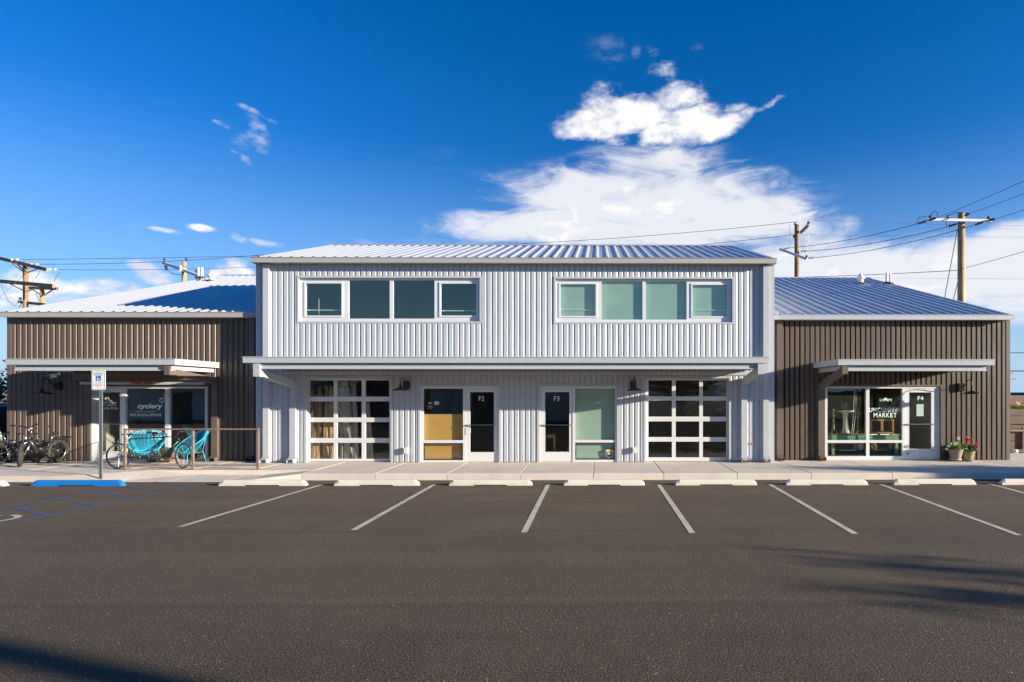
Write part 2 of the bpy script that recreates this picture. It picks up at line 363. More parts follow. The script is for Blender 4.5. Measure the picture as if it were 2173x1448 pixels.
M['candle'] = mat('carved_gilt_wood', (.30, .25, .10), .5, .2, 0, 30, .7, 45, col2=(.08, .07, .03))
M['stoneware'] = mat('cream_stone', (.60, .62, .44), .7, 0, .15, 4)
M['teal_table'] = mat('chipped_teal_paint', (.06, .30, .24), .7, 0, 0, 9, .3, 40, col2=(.30, .33, .16))
M['orange_wood'] = mat_wood('orange_wood', (.50, .24, .07), (.36, .16, .05), (6, 6, 3))
M['shield_y'] = mat('sticker_yellow', (.85, .50, .02), .5)
M['shield_k'] = mat('sticker_navy', (.012, .045, .06), .5)
M['brass'] = mat('tap_brass', (.42, .16, .07), .5, .6)
M['outlet'] = mat('outlet_cover', (.62, .60, .55), .5)

# ------------------------------------------------------------------ mesh helpers
class MB:
    def __init__(s): s.v = []; s.f = []
    def add(s, vs, fs):
        o = len(s.v); s.v += [tuple(p) for p in vs]; s.f += [tuple(o + i for i in f) for f in fs]; return s
    def box(s, x0, x1, y0, y1, z0, z1):
        if x0 > x1: x0, x1 = x1, x0
        if y0 > y1: y0, y1 = y1, y0
        if z0 > z1: z0, z1 = z1, z0
        return s.add([(x0, y0, z0), (x1, y0, z0), (x1, y1, z0), (x0, y1, z0), (x0, y0, z1), (x1, y0, z1), (x1, y1, z1), (x0, y1, z1)],
                     [(0, 3, 2, 1), (4, 5, 6, 7), (0, 1, 5, 4), (1, 2, 6, 5), (2, 3, 7, 6), (3, 0, 4, 7)])
    def cbox(s, x0, x1, y0, y1, z0, z1, c):
        """box whose top edges are chamfered by c"""
        return s.add([(x0, y0, z0), (x1, y0, z0), (x1, y1, z0), (x0, y1, z0),
                      (x0, y0, z1 - c), (x1, y0, z1 - c), (x1, y1, z1 - c), (x0, y1, z1 - c),
                      (x0 + c, y0 + c, z1), (x1 - c, y0 + c, z1), (x1 - c, y1 - c, z1), (x0 + c, y1 - c, z1)],
                     [(0, 3, 2, 1), (8, 9, 10, 11)] + [(i, (i + 1) % 4, 4 + (i + 1) % 4, 4 + i) for i in range(4)] +
                     [(4 + i, 4 + (i + 1) % 4, 8 + (i + 1) % 4, 8 + i) for i in range(4)])
    def hexa(s, p):   # eight corners, bottom ring then top ring
        return s.add(p, [(0, 3, 2, 1), (4, 5, 6, 7), (0, 1, 5, 4), (1, 2, 6, 5), (2, 3, 7, 6), (3, 0, 4, 7)])
    def bar(s, a, b, w, h, up=(0, 0, 1)):
        a = Vector(a); b = Vector(b); d = (b - a).normalized(); u = Vector(up)
        if abs(d.dot(u)) > .98: u = Vector((0, 1, 0))
        r = d.cross(u).normalized(); u = r.cross(d).normalized()
        r *= w / 2; u *= h / 2
        return s.hexa([a - r - u, a + r - u, b + r - u, b - r - u, a - r + u, a + r + u, b + r + u, b - r + u])
    def tube(s, pts, r, k=6, closed=False, caps=True):
        pts = [Vector(p) for p in pts]; N = len(pts); o = len(s.v); rr = r if hasattr(r, '__len__') else [r] * N
        prev = None
        for i, p in enumerate(pts):
            if closed: d = pts[(i + 1) % N] - pts[i - 1]
            else: d = pts[min(i + 1, N - 1)] - pts[max(i - 1, 0)]
            d.normalize()
            if prev is None:
                u = Vector((0, 0, 1)) if abs(d.z) < .9 else Vector((1, 0, 0))
            else: u = prev
            a = d.cross(u).normalized(); u = a.cross(d).normalized(); prev = u
            for j in range(k):
                t = 2 * pi * j / k; s.v.append(tuple(p + (a * cos(t) + u * sin(t)) * rr[i]))
        for i in range(N if closed else N - 1):
            i2 = (i + 1) % N
            for j in range(k):
                j2 = (j + 1) % k; s.f.append((o + i * k + j, o + i * k + j2, o + i2 * k + j2, o + i2 * k + j))
        if caps and not closed:
            s.f.append(tuple(o + j for j in range(k))[::-1]); s.f.append(tuple(o + (N - 1) * k + j for j in range(k)))
        return s
    def lathe(s, prof, c=(0, 0, 0), k=16, axis=None):
        o = len(s.v); c = Vector(c)
        q = Vector((0, 0, 1)).rotation_difference(Vector(axis).normalized()) if axis else None
        for r, z in prof:
            for j in range(k):
                t = 2 * pi * j / k; p = Vector((r * cos(t), r * sin(t), z))
                if q: p = q @ p
                s.v.append(tuple(c + p))
        for i in range(len(prof) - 1):
            for j in range(k):
                j2 = (j + 1) % k; s.f.append((o + i * k + j, o + i * k + j2, o + (i + 1) * k + j2, o + (i + 1) * k + j))
        return s
    def prism(s, poly, y0, y1):     # poly of (x, z), extruded along y
        k = len(poly); o = len(s.v)
        s.v += [(x, y0, z) for x, z in poly] + [(x, y1, z) for x, z in poly]
        s.f.append(tuple(o + i for i in range(k))); s.f.append(tuple(o + k + i for i in range(k))[::-1])
        for i in range(k): j = (i + 1) % k; s.f.append((o + j, o + i, o + k + i, o + k + j))
        return s
    def mesh(s, name, m, smooth=False):
        me = bpy.data.meshes.new(name); me.from_pydata(s.v, [], s.f); me.validate()
        me.materials.append(m)
        if smooth: me.polygons.foreach_set('use_smooth', [True] * len(me.polygons))
        me.update(); return me
    def build(s, name, m, parent=None, smooth=False, local=False):
        o = bpy.data.objects.new(name, s.mesh(name, m, smooth)); COL.objects.link(o)
        attach(o, parent, local); return o

def attach(o, parent, local=False):
    if parent is not None:
        o.parent = parent
        if not local and parent.type == 'EMPTY': o.location = -parent.location
def tag(o, label, cat, group=None, kind=None):
    if label: o['label'] = label
    if cat: o['category'] = cat
    if group: o['group'] = group
    if kind: o['kind'] = kind
    return o
def thing(name, loc, label, cat, group=None, rz=0):
    o = bpy.data.objects.new(name, None); COL.objects.link(o); o.location = loc; o.rotation_euler = (0, 0, rz)
    o.empty_display_size = .2
    return tag(o, label, cat, group)
def struct(o): o['kind'] = 'structure'; return o
def dup(root, loc, label, rz=None, scale=None, group=None):
    r = root.copy(); COL.objects.link(r); r.location = loc
    if rz is not None: r.rotation_euler = (0, 0, rz)
    if scale: r.scale = scale
    r['label'] = label
    if group: r['group'] = group
    for ch in list(root.children):
        c = ch.copy(); COL.objects.link(c); c.parent = r
        for g in list(ch.children):
            d = g.copy(); COL.objects.link(d); d.parent = c
    return r
def sag(a, b, s, k=14):
    a = Vector(a); b = Vector(b)
    return [a.lerp(b, i / k) - Vector((0, 0, s * 4 * (i / k) * (1 - i / k))) for i in range(k + 1)]

def minus(rect, holes):
    x0, x1, z0, z1 = rect
    xs = sorted({x0, x1, *[v for h in holes for v in h[:2] if x0 < v < x1]})
    out = []
    for a, b in zip(xs, xs[1:]):
        m = (a + b) / 2; cov = sorted((h[2], h[3]) for h in holes if h[0] < m < h[1]); z = z0
        for c, d in cov:
            if c > z: out.append([a, b, z, min(c, z1)])
            z = max(z, d)
        if z < z1: out.append([a, b, z, z1])
    mg = []
    for r in out:      # merge neighbours of equal height
        for q in mg:
            if abs(q[1] - r[0]) < 1e-6 and abs(q[2] - r[2]) < 1e-6 and abs(q[3] - r[3]) < 1e-6: q[1] = r[1]; break
        else: mg.append(r)
    return mg

def sheet(mb, x0, x1, z0, z1, y, pitch, x_ref, depth=.024, k=None):
    """ribbed siding sheet facing -y: wide proud flats, narrow valleys"""
    k = k or [(0, 0), (.58, 0), (.84, depth), (.91, depth), (.99, 0)]
    pts = []
    i0 = int(math.floor((x0 - x_ref) / pitch)) - 1
    for i in range(i0, i0 + int((x1 - x0) / pitch) + 4):
        for f, d in k: pts.append((x_ref + (i + f) * pitch, d))
    def at(x):
        for (a, da), (b, db) in zip(pts, pts[1:]):
            if a <= x <= b: return da + (db - da) * (x - a) / (b - a)
        return 0
    use = [(x0, at(x0))] + [p for p in pts if x0 + 1e-4 < p[0] < x1 - 1e-4] + [(x1, at(x1))]
    o = len(mb.v)
    for x, d in use: mb.v += [(x, y + d, z0), (x, y + d, z1)]
    for i in range(len(use) - 1): mb.f.append((o + 2 * i, o + 2 * i + 2, o + 2 * i + 3, o + 2 * i + 1))

DEEP = [(0, 0), (.60, 0), (.78, .034), (.90, .034), (.98, 0)]
def siding(parent, x0, x1, z0, z1, y, pitch, m, holes=()):
    w = pitch * 6; xr = x0; k = 0
    xs = x0
    while xs < x1 - .02:
        xe = min(xs + w, x1)
        for r in minus((xs, xe, z0, z1), list(holes)):
            mb = MB(); sheet(mb, r[0], r[1], r[2], r[3], y - .0025 * (k % 2), pitch, xr, k=DEEP if m is M['brown_sheet'] else None)
            mb.build('siding_panel', m, parent)
        xs = xe; k += 1
def inner_wall(parent, x0, x1, z0, z1, y, holes, t=.16):
    mb = MB()
    for a, b, c, d in minus((x0, x1, z0, z1), list(holes)): mb.box(a, b, y, y + t, c, d)
    return mb.build('wall', M['inner_wall'], parent)

def trim(mb, h, y, w=.07, proud=.012, dep=.10, bottom=True):
    """flashing round an opening: thin proud face plus a reveal lining"""
    x0, x1, z0, z1 = h
    mb.box(x0 - w, x1 + w, y - proud, y + .032, z1, z1 + w)
    mb.box(x0 - w, x0, y - proud, y + .032, z0, z1); mb.box(x1, x1 + w, y - proud, y + .032, z0, z1)
    if bottom: mb.box(x0 - w, x1 + w, y - proud, y + .032, z0 - w, z0)
    t = .006
    mb.box(x0, x0 + t, y + .032, y + .20, z0, z1); mb.box(x1 - t, x1, y + .032, y + .20, z0, z1)
    mb.box(x0 + t, x1 - t, y + .032, y + .20, z1 - t, z1)
    if bottom: mb.box(x0 + t, x1 - t, y + .032, y + .20, z0, z0 + t)

def framed(parent, name, outer, glasses, y, m, gm, dep=.055, sash=(), panes_y=.03):
    """a window: one frame mesh with openings, a pane in each"""
    mb = MB()
    for a, b, c, d in minus(outer, glasses): mb.box(a, b, y, y + dep, c, d)
    for g in sash:    # an extra proud sash ring round the given glass
        a, b, c, d = g; w = .045
        for r in minus((a - w, b + w, c - w, d + w), [g]): mb.box(r[0], r[1], y - .02, y, r[2], r[3])
    o = mb.build(name, m, parent)
    for a, b, c, d in glasses:
        MB().add([(a, y + panes_y, c), (b, y + panes_y, c), (b, y + panes_y, d), (a, y + panes_y, d)], [(0, 1, 2, 3)]).build('pane', gm, o)
    return o
def pr(x0, x1, y0, y1, Y):    # pixel rectangle -> (x0,x1,z0,z1) in the plane Y
    m = (x0 + x1) / 2
    return (XX(x0, Y), XX(x1, Y), ZZ(y1, Y, m), ZZ(y0, Y, m))

def text(body, x0, x1, z0, z1, y, m, parent, name='lettering', bold=0.0, shear=0.0, ground=None):
    cu = bpy.data.curves.new(name, 'FONT'); cu.body = body; cu.size = 1; cu.offset = bold; cu.shear = shear; cu.fill_mode = 'BOTH'
    cu.resolution_u = 3
    to = bpy.data.objects.new('tmp', cu); COL.objects.link(to)
    dg = bpy.context.evaluated_depsgraph_get(); me = bpy.data.meshes.new_from_object(to.evaluated_get(dg))
    bpy.data.objects.remove(to)
    co = np.zeros(len(me.vertices) * 3); me.vertices.foreach_get('co', co); co = co.reshape(-1, 3)
    mn, mx = co.min(0), co.max(0)
    X = x0 + (co[:, 0] - mn[0]) / (mx[0] - mn[0]) * (x1 - x0); Z = z0 + (co[:, 1] - mn[1]) / (mx[1] - mn[1]) * (z1 - z0)
    co = np.stack([X, np.full_like(X, y), Z], 1)
    me.vertices.foreach_set('co', co.ravel()); me.name = name; me.materials.clear(); me.materials.append(m); me.update()
    o = bpy.data.objects.new(name, me); COL.objects.link(o); attach(o, parent); return o

# ------------------------------------------------------------------ key planes
YC, YW = 17.0, 17.42
FL = 0.17
CX0, CX1 = XX(543.5, YC), XX(1643, YC)           # white block
LX0, RX1 = XX(15.5, YW), XX(2143, YW)            # ends of the brown wings
EAVE_C, EAVE_L, EAVE_R = 6.08, 4.53, 4.48
CB = 26.2; WB = 36.5                             # back walls

# ------------------------------------------------------------------ ground
def sheet_obj(name, pts, z, m, parent=None):
    o = MB().add([(x, y, z) for x, y in pts], [tuple(range(len(pts)))]).build(name, m, parent); return o
struct(sheet_obj('ground', [(-1500, -1500), (1500, -1500), (1500, 2500), (-1500, 2500)], -.03, M['dry_grass']))
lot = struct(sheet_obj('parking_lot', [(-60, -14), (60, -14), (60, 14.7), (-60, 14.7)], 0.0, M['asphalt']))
def gline(p, q, w, m, name, z=.004):
    a = Vector((*G(*p), 0)); b = Vector((*G(*q), 0)); d = (b - a).normalized(); s = Vector((-d.y, d.x, 0)) * w / 2
    return MB().add([(*(a - s).xy, z), (*(a + s).xy, z), (*(b + s).xy, z), (*(b - s).xy, z)], [(0, 1, 2, 3)]).build(name, m, lot)
for p, q in (((684, 1028.5), (382, 1118.5)), ((922, 1028.5), (750, 1125.5)), ((1163, 1029), (1112, 1130.5)), ((1398, 1029), (1469, 1132)),
             ((1634, 1028.5), (1815, 1133.5)), ((1868, 1028), (2163, 1136.5)), ((2096, 1026.5), (2420, 1110))):
    gline(p, q, .10, M['line'], 'stall_line')
for p, q in (((-140, 1103), (333, 1023)), ((-140, 1143), (460, 1024)), ((23, 1075), (111, 1096)), ((116, 1057), (211, 1075)), ((204, 1044), (289, 1058)),
             ((268, 1033), (358, 1044)), ((330, 1023.5), (417, 1033.5)), ((-60, 1045), (44, 1030.5))):
    gline(p, q, .10, M['blue_line'], 'hatch_line', .004 if q[1] > p[1] and p[0] > 0 else .008)
# worn wheelchair symbol painted at the left border of the frame
cx, cy = G(-22, 1103)
mbs = MB(); N = 26; ri, ro = .32, .42
ringp = [(cx + cos(2 * pi * i / N) * r, cy + sin(2 * pi * i / N) * r * .9, .008) for i in range(N) for r in (ri, ro)]
mbs.add(ringp, [(2 * i, 2 * i + 1, (2 * i + 3) % (2 * N), (2 * i + 2) % (2 * N)) for i in range(N) if i not in (6, 7, 13)])
mbs.build('wheelchair_symbol', M['line'], lot)

# sidewalk: bedding plus separate slabs
YF = 14.6; YL = 14.38; YR = 15.33
xs_c = [XX(p, YF) for p in (640, 796.5, 950, 1105, 1259.5, 1408.6, 1565, 1722, 1893.6, 2066, 2240, 2420, 2600)]
walk = struct(MB().box(xs_c[0] - .1, xs_c[-1], YF + .02, YW + .6, -.05, FL - .03).box(-26, xs_c[0] - .1, YR + .02, YW + .6, -.05, FL - .03).build('sidewalk', M['concrete_gap']))
def slab(x0, x1, y0, y1, z1=FL):
    MB().cbox(x0 + .006, x1 - .006, y0, y1, -.04, z1, .012).build('paving_slab', M['concrete'], walk)
for a, b in zip(xs_c, xs_c[1:]): slab(a, b, YF, YW + .55)
XR0, XR1 = XX(262, YR), XX(640, YF)
for a, b in zip([-26, -23.2, -20.4, -17.6, -15.2], [-23.2, -20.4, -17.6, -15.2, XR0]): slab(a, b, YR, YW + .55)
xk = [XR0 + (XR1 - XR0) * i / 3 for i in range(4)]
for a, b in zip(xk, xk[1:]): slab(a, b, YR, YW + .55)
# apron and kerb ramp in front of the rail
def ramp(knots, name='ramp_slab'):
    for i, ((x0, f0, b0), (x1, f1, b1)) in enumerate(zip(knots, knots[1:])):
        x0 += .005; x1 -= .005; yb = YR - .008; ye = YF if i == len(knots) - 2 else YL
        MB().hexa([(x0, YL, -.05), (x1, ye, -.05), (x1, yb, -.05), (x0, yb, -.05), (x0, YL, f0), (x1, ye, f1), (x1, yb, b1), (x0, yb, b0)]).build(name, M['concrete'], walk)
def xl(p): return XX(p, YL)
ramp([(-26, .155, FL), (-22, .155, FL), (-18.8, .155, FL), (xl(150), .155, FL), (xl(255), .02, FL - .004), (xl(360), .012, .06), (xl(470), .012, .045), (xl(520), .04, .05), (xs_c[0], FL - .002, FL - .001)])
sheet_obj('yellow_edge', [(XR0, YR + .004), (XX(600, YR), YR + .004), (XX(600, YR), YR + .05), (XR0, YR + .05)], FL + .004, M['yellow_line'], walk)
# ground right of the building
struct(MB().box(RX1 + .35, 40, YW + .56, 24, -.04, .10).build('side_path', M['concrete']))

# ------------------------------------------------------------------ buildings
def gable_roof(parent, x0, x1, ye, ze, yr, zr, yb, zb, pitch, ribh=.042, name='roof_panel'):
    """ribbed roof: front panels as separate pieces, the back slope too; a ridge cap"""
    def strip(xa, xb, p, q, z0, z1, nm):
        n_ = max(1, round((xb - xa) / (pitch * 3)))
        for i in range(n_):
            a = xa + (xb - xa) * i / n_; b = xa + (xb - xa) * (i + 1) / n_
            pw = (b - a) / 3; pts = []
            for k in range(3):
                c = a + pw * (k + .5)
                pts += [(c - .075, 0), (c - .022, ribh), (c + .022, ribh), (c + .075, 0)]
                if k < 2: pts += [(a + pw * (k + 1) - .02, 0), (a + pw * (k + 1) - .008, .006), (a + pw * (k + 1) + .008, .006), (a + pw * (k + 1) + .02, 0)]
            pts = [(a, 0)] + pts + [(b, 0)]
            mb = MB(); o = 0
            for x, h in pts: mb.v += [(x, p, z0 + h), (x, q, z1 + h)]
            for k in range(len(pts) - 1): mb.f.append((2 * k, 2 * k + 2, 2 * k + 3, 2 * k + 1))
            # thickness: an underside and the folded eave edge
            m_ = len(mb.v)
            mb.v += [(a, p, z0 - .012), (b, p, z0 - .012), (b, q, z1 - .012), (a, q, z1 - .012)]
            mb.f.append((m_ + 3, m_ + 2, m_ + 1, m_))
            mb.build(nm, M['roof'], parent)
    strip(x0, x1, ye, yr, ze, zr, name)
    MB().add([(x0, yr, zr), (x1, yr, zr), (x1, yb, zb), (x0, yb, zb)], [(0, 1, 2, 3)]).build('roof_back', M['roof'], parent)
    sl = (zr - ze) / (yr - ye)
    MB().hexa([(x0, yr - .16, zr + .03 - sl * .16), (x1, yr - .16, zr + .03 - sl * .16), (x1, yr + .16, zr + .03 - sl * .16), (x0, yr + .16, zr + .03 - sl * .16),
               (x0, yr - .02, zr + .062), (x1, yr - .02, zr + .062), (x1, yr + .02, zr + .062), (x0, yr + .02, zr + .062)]).build('ridge_cap', M['roof'], parent)
    for xa, xb in ((x0 - .05, x0 - .001), (x1 + .001, x1 + .05)):
        mb = MB()
        mb.hexa([(xa, ye, ze - .12), (xb, ye, ze - .12), (xb, yr, zr - .12), (xa, yr, zr - .12), (xa, ye, ze + .006), (xb, ye, ze + .006), (xb, yr, zr + .006), (xa, yr, zr + .006)])
        mb.hexa([(xa, yr, zr - .12), (xb, yr, zr - .12), (xb, yb, zb - .12), (xa, yb, zb - .12), (xa, yr, zr + .006), (xb, yr, zr + .006), (xb, yb, zb + .006), (xa, yb, zb + .006)])
        mb.build('rake_trim', M['grey_fascia'], parent)
def side_wall(parent, x, y0, yr, y1, z0, ze, zr, m, face):
    """ribbed gable end wall"""
    pitch = .165; mb = MB(); pts = []; y = y0
    prof = [(0, 0), (.6, 0), (.7, .03), (.88, .03), (.98, 0)]
    while y < y1:
        for f, d in prof:
            yy = y + f * pitch
            if yy <= y1: pts.append((yy, d))
        y += pitch
    for yy, d in pts:
        zt = ze + (zr - ze) * (yy - y0) / (yr - y0) if yy <= yr else zr + (ze - zr) * (yy - yr) / (y1 - yr)
        mb.v += [(x - face * d, yy, z0), (x - face * d, yy, zt)]
    for k in range(len(pts) - 1): mb.f.append((2 * k, 2 * k + 2, 2 * k + 3, 2 * k + 1))
    mb.build('end_wall', m, parent)

def downspout(parent, x0, x1, yw, ztop, m, proj=.10, arm=None):
    w = x1 - x0; xc = (x0 + x1) / 2; yf = yw - proj
    mb = MB(); zb = FL + .16
    if arm is None: mb.box(x0, x1, yf, yw - .002, zb, ztop)
    else:
        (ax0, ax1), yfr, zf0, zf1, zb0 = arm      # front end of the sloping arm
        mb.box(x0, x1, yf, yw - .002, zb, zb0)
        ah = .17; ys = yfr + .14
        mb.box(ax0, ax1, yfr, ys, zf0, zf1)
        mb.hexa([(ax0 + .001, ys, zf0 + .012), (ax1 - .001, ys, zf0 + .012), (x1, yf, zb0), (x0, yf, zb0), (ax0 + .001, ys, zf0 + .012 + ah), (ax1 - .001, ys, zf0 + .012 + ah), (x1, yf, zb0 + ah), (x0, yf, zb0 + ah)])
        mb.box(x0, x1, yf + .001, yw - .003, zb0 + .001, zb0 + ah)
    o = mb.build('downspout', m, parent)
    # kicked-out open shoe at the foot
    k = MB(); y2 = yf - .13; t = .006
    for a, b in ((x0 - .012, x0 - .012 + t), (x1 + .012 - t, x1 + .012)):
        k.hexa([(a, yf - .004, zb), (b, yf - .004, zb), (b, yw - .004, zb), (a, yw - .004, zb), (a, yf - .004, zb + .03), (b, yf - .004, zb + .03), (b, yw - .004, zb + .03), (a, yw - .004, zb + .03)])
        k.hexa([(a, y2, zb - .14), (b, y2, zb - .14), (b, yf + .03, zb - .15), (a, yf + .03, zb - .15), (a, y2 - .03, zb - .05), (b, y2 - .03, zb - .05), (b, yw - .01, zb), (a, yw - .01, zb)])
    k.hexa([(x0 - .006, y2, zb - .145), (x1 + .006, y2, zb - .145), (x1 + .006, yf + .05, zb - .152), (x0 - .006, yf + .05, zb - .152), (x0 - .006, y2, zb - .139), (x1 + .006, y2, zb - .139), (x1 + .006, yf + .05, zb - .146), (x0 - .006, yf + .05, zb - .146)])
    k.hexa([(x0 - .006, y2 - .03, zb - .056), (x1 + .006, y2 - .03, zb - .056), (x1 + .006, yf, zb - .002), (x0 - .006, yf, zb - .002), (x0 - .006, y2 - .03, zb - .05), (x1 + .006, y2 - .03, zb - .05), (x1 + .006, yf, zb + .004), (x0 - .006, yf, zb + .004)])
    k.build('outlet', m, o)
    s_ = MB()
    for z in (ztop * .5 + .2, FL + .9):
        if z < (ztop if arm is None else zb0): s_.box(x0 - .02, x1 + .02, yf - .004, yf + .012, z, z + .03)
    s_.build('strap', m, o)
    return o

def canopy(parent, x0, x1, yw, yf, ztop, m_f, m_b, zs=.0, back_drop=.0):
    """flat metal canopy: deck, fascia with drip, second gutter beam below, purlins and ribbed soffit"""
    h1 = .165; h2 = .135
    deck = MB().hexa([(x0 + .02, yf + .06, ztop - .05), (x1 - .02, yf + .06, ztop - .05), (x1 - .02, yw - .004, ztop - .05 + back_drop), (x0 + .02, yw - .004, ztop - .05 + back_drop),
                      (x0 + .02, yf + .06, ztop - .02), (x1 - .02, yf + .06, ztop - .02), (x1 - .02, yw - .004, ztop - .02 + back_drop), (x0 + .02, yw - .004, ztop - .02 + back_drop)]).build('canopy', m_b, parent)
    f = MB()
    f.box(x0, x1, yf, yf + .05, ztop - h1, ztop - .02)
    f.box(x0 - .012, x1 + .012, yf - .014, yf + .055, ztop - .02, ztop)
    f.box(x0, x0 + .045, yf + .05, yw - .006, ztop - h1, ztop - .02); f.box(x1 - .045, x1, yf + .05, yw - .006, ztop - h1, ztop - .02)
    f.box(x0 - .01, x0 + .05, yf + .055, yw - .006, ztop - .02, ztop); f.box(x1 - .05, x1 + .01, yf + .055, yw - .006, ztop - .02, ztop)
    f.build('fascia', m_f, deck)
    g = MB(); gi = .16; zt = ztop - h1 - .004
    g.box(x0 + gi, x1 - gi, yf + .10, yf + .14, zt - h2, zt); g.box(x0 + gi, x1 - gi, yf + .07, yf + .14, zt - h2 - .02, zt - h2)
    g.box(x0 + gi, x0 + gi + .04, yf + .14, yw - .008, zt - h2, zt); g.box(x1 - gi - .04, x1 - gi, yf + .14, yw - .008, zt - h2, zt)
    g.build('gutter_beam', m_f, deck)
    # ribbed soffit between the beams
    s_ = MB(); n_ = int((x1 - x0 - 2 * gi) / .32); zz = zt - .03
    for i in range(n_):
        a = x0 + gi + .05 + (x1 - x0 - 2 * gi - .1) * i / n_; b = x0 + gi + .05 + (x1 - x0 - 2 * gi - .1) * (i + 1) / n_; w = b - a
        s_.box(a, a + w * .72, yf + .15, yw - .012, zz - .012, zz); s_.box(a + w * .74, b, yf + .15, yw - .012, zz - .05, zz)
    s_.build('soffit', M['soffit'], deck)
    return deck

# ---- white two-storey block
bc = thing('commercial_building', ((CX0 + CX1) / 2, YC, FL), 'white corrugated metal two-storey block in the middle with two glass garage doors', 'building')
h_wl = pr(634, 1018, 590, 682.5, YC); h_wr = pr(1179, 1554, 592, 684, YC)
h_gl = (XX(650, YC), XX(829, YC), FL, ZZ(803, YC)); h_gr = (XX(1370, YC), XX(1547, YC), FL, ZZ(803, YC))
h_f2 = (XX(892, YC), XX(1059, YC), FL, ZZ(819.5, YC)); h_f3 = (XX(1144, YC), XX(1309, YC), FL, ZZ(819.5, YC))
hc = [h_wl, h_wr, h_gl, h_gr, h_f2, h_f3]
tw = .17
siding(bc, CX0 + tw, CX1 - tw, FL + .015, EAVE_C, YC, .1634, M['white_sheet'], hc)
inner_wall(bc, CX0 + .02, CX1 - .02, FL, EAVE_C, YC + .034, hc)
mb = MB()
for x0, x1 in ((CX0, CX0 + tw - .002), (CX1 - tw + .002, CX1)):
    mb.box(x0, x1, YC - .014, YC + .03, FL + .005, EAVE_C)
mb.build('corner_trim', M['white_trim'], bc)
side_wall(bc, CX0 + .001, YC + .032, 21.5, CB, 0, EAVE_C, 7.72, M['white_sheet'], -1); side_wall(bc, CX1 - .001, YC + .032, 21.5, CB, 0, EAVE_C, 7.72, M['white_sheet'], 1)
MB().box(CX0, CX1, CB, CB + .05, 0, EAVE_C).build('back_wall', M['white_sheet'], bc)
for h in (h_wl, h_wr): mb = MB(); trim(mb, h, YC, .055); mb.build('flashing', M['white_trim'], bc)
for h in (h_gl, h_gr, h_f2, h_f3): mb = MB(); trim(mb, h, YC, .06, bottom=False); mb.build('flashing', M['white_trim'], bc)
ex0, ex1 = XX(532, 16.72), XX(1648, 16.72)
gable_roof(bc, ex0 + .05, ex1 - .05, 16.74, 6.20, 21.5, 7.80, 26.3, 6.20, .324)
mb = MB().box(ex0, ex1, 16.70, 16.74, 6.055, 6.195).box(ex0 - .01, ex1 + .01, 16.685, 16.745, 6.195, 6.212)
mb.box(ex0, ex0 + .04, 16.74, YC - .02, 6.055, 6.195).box(ex1 - .04, ex1, 16.74, YC - .02, 6.055, 6.195)
mb.build('fascia', M['grey_fascia'], bc)
MB().box(ex0 + .05, ex1 - .05, 16.745, YC + .02, 6.085, 6.10).build('soffit', M['soffit'], bc)
canopy(bc, XX(515, 15.17), XX(1632, 15.17), YC, 15.17, 3.20, M['white_trim'], M['white_trim'])
MB().box(XX(604, YC), XX(1600, YC), YC - .03, YC - .013, ZZ(797, YC), ZZ(789, YC)).build('ledger_flashing', M['white_trim'], bc)
# downspouts
downspout(bc, XX(557.5, 16.9), XX(570, 16.9), YC, 6.06, M['white_trim'])
downspout(bc, XX(1620, 16.9), XX(1632, 16.9), YC, 6.06, M['white_trim'])
downspout(bc, XX(614, 16.9), XX(626.5, 16.9), YC, 3, M['white_trim'], arm=((XX(537, 15.2), XX(551, 15.2)), 15.20, 2.67, 3.03, 2.40))
downspout(bc, XX(1573.5, 16.9), XX(1586, 16.9), YC, 3, M['white_trim'], arm=((XX(1608.5, 15.2), XX(1621, 15.2)), 15.20, 2.74, 3.03, 2.50))

# upper windows
def upper(h, gl, side):
    Y = YC + .09
    hh = (h[0] + .008, h[1] - .008, h[2] + .008, h[3] - .008)
    g = [pr(*q, Y) for q in gl]
    f = framed(bc, 'window', hh, g, Y, M['alu'], M['glass_up'], .06, sash=(g[0], g[3]))
    return f
wl = upper(h_wl, [(649, 725, 602, 670), (740, 827, 595, 676.5), (834.5, 922, 595, 676.5), (935.5, 1011, 602.5, 670)], 0)
wr = upper(h_wr, [(1189.5, 1264, 603.5, 671), (1277, 1363.5, 597.5, 678.5), (1370.5, 1457, 597.5, 678.5), (1469.5, 1543, 605, 671.5)], 1)
bz0, bz1 = ZZ(681, YC), ZZ(594, YC)
for q in ((1187, 1266), (1275, 1365), (1369, 1459), (1467, 1547)):
    MB().box(XX(q[0], YC + .18), XX(q[1], YC + .18) - .01, YC + .18, YC + .184, bz0, bz1).build('roller_blind', M['blind'], bc)
for q, y_ in (((649, 725), 659), ((936, 1011), 660), ((1190, 1264), 658), ((1470, 1543), 658)):
    MB().box(XX(q[0] - 4, YC + .22), XX(q[1] + 4, YC + .16), YC + .153, YC + .17, ZZ(y_ + 1, YC + .16), ZZ(y_ - 1, YC + .16)).build('safety_bar', M['alu'], bc)
MB().box(XX(676, YC + .3), XX(677.3, YC + .3), YC + .3, YC + .31, ZZ(670, YC), ZZ(632, YC)).build('window_stay', M['alu'], bc)
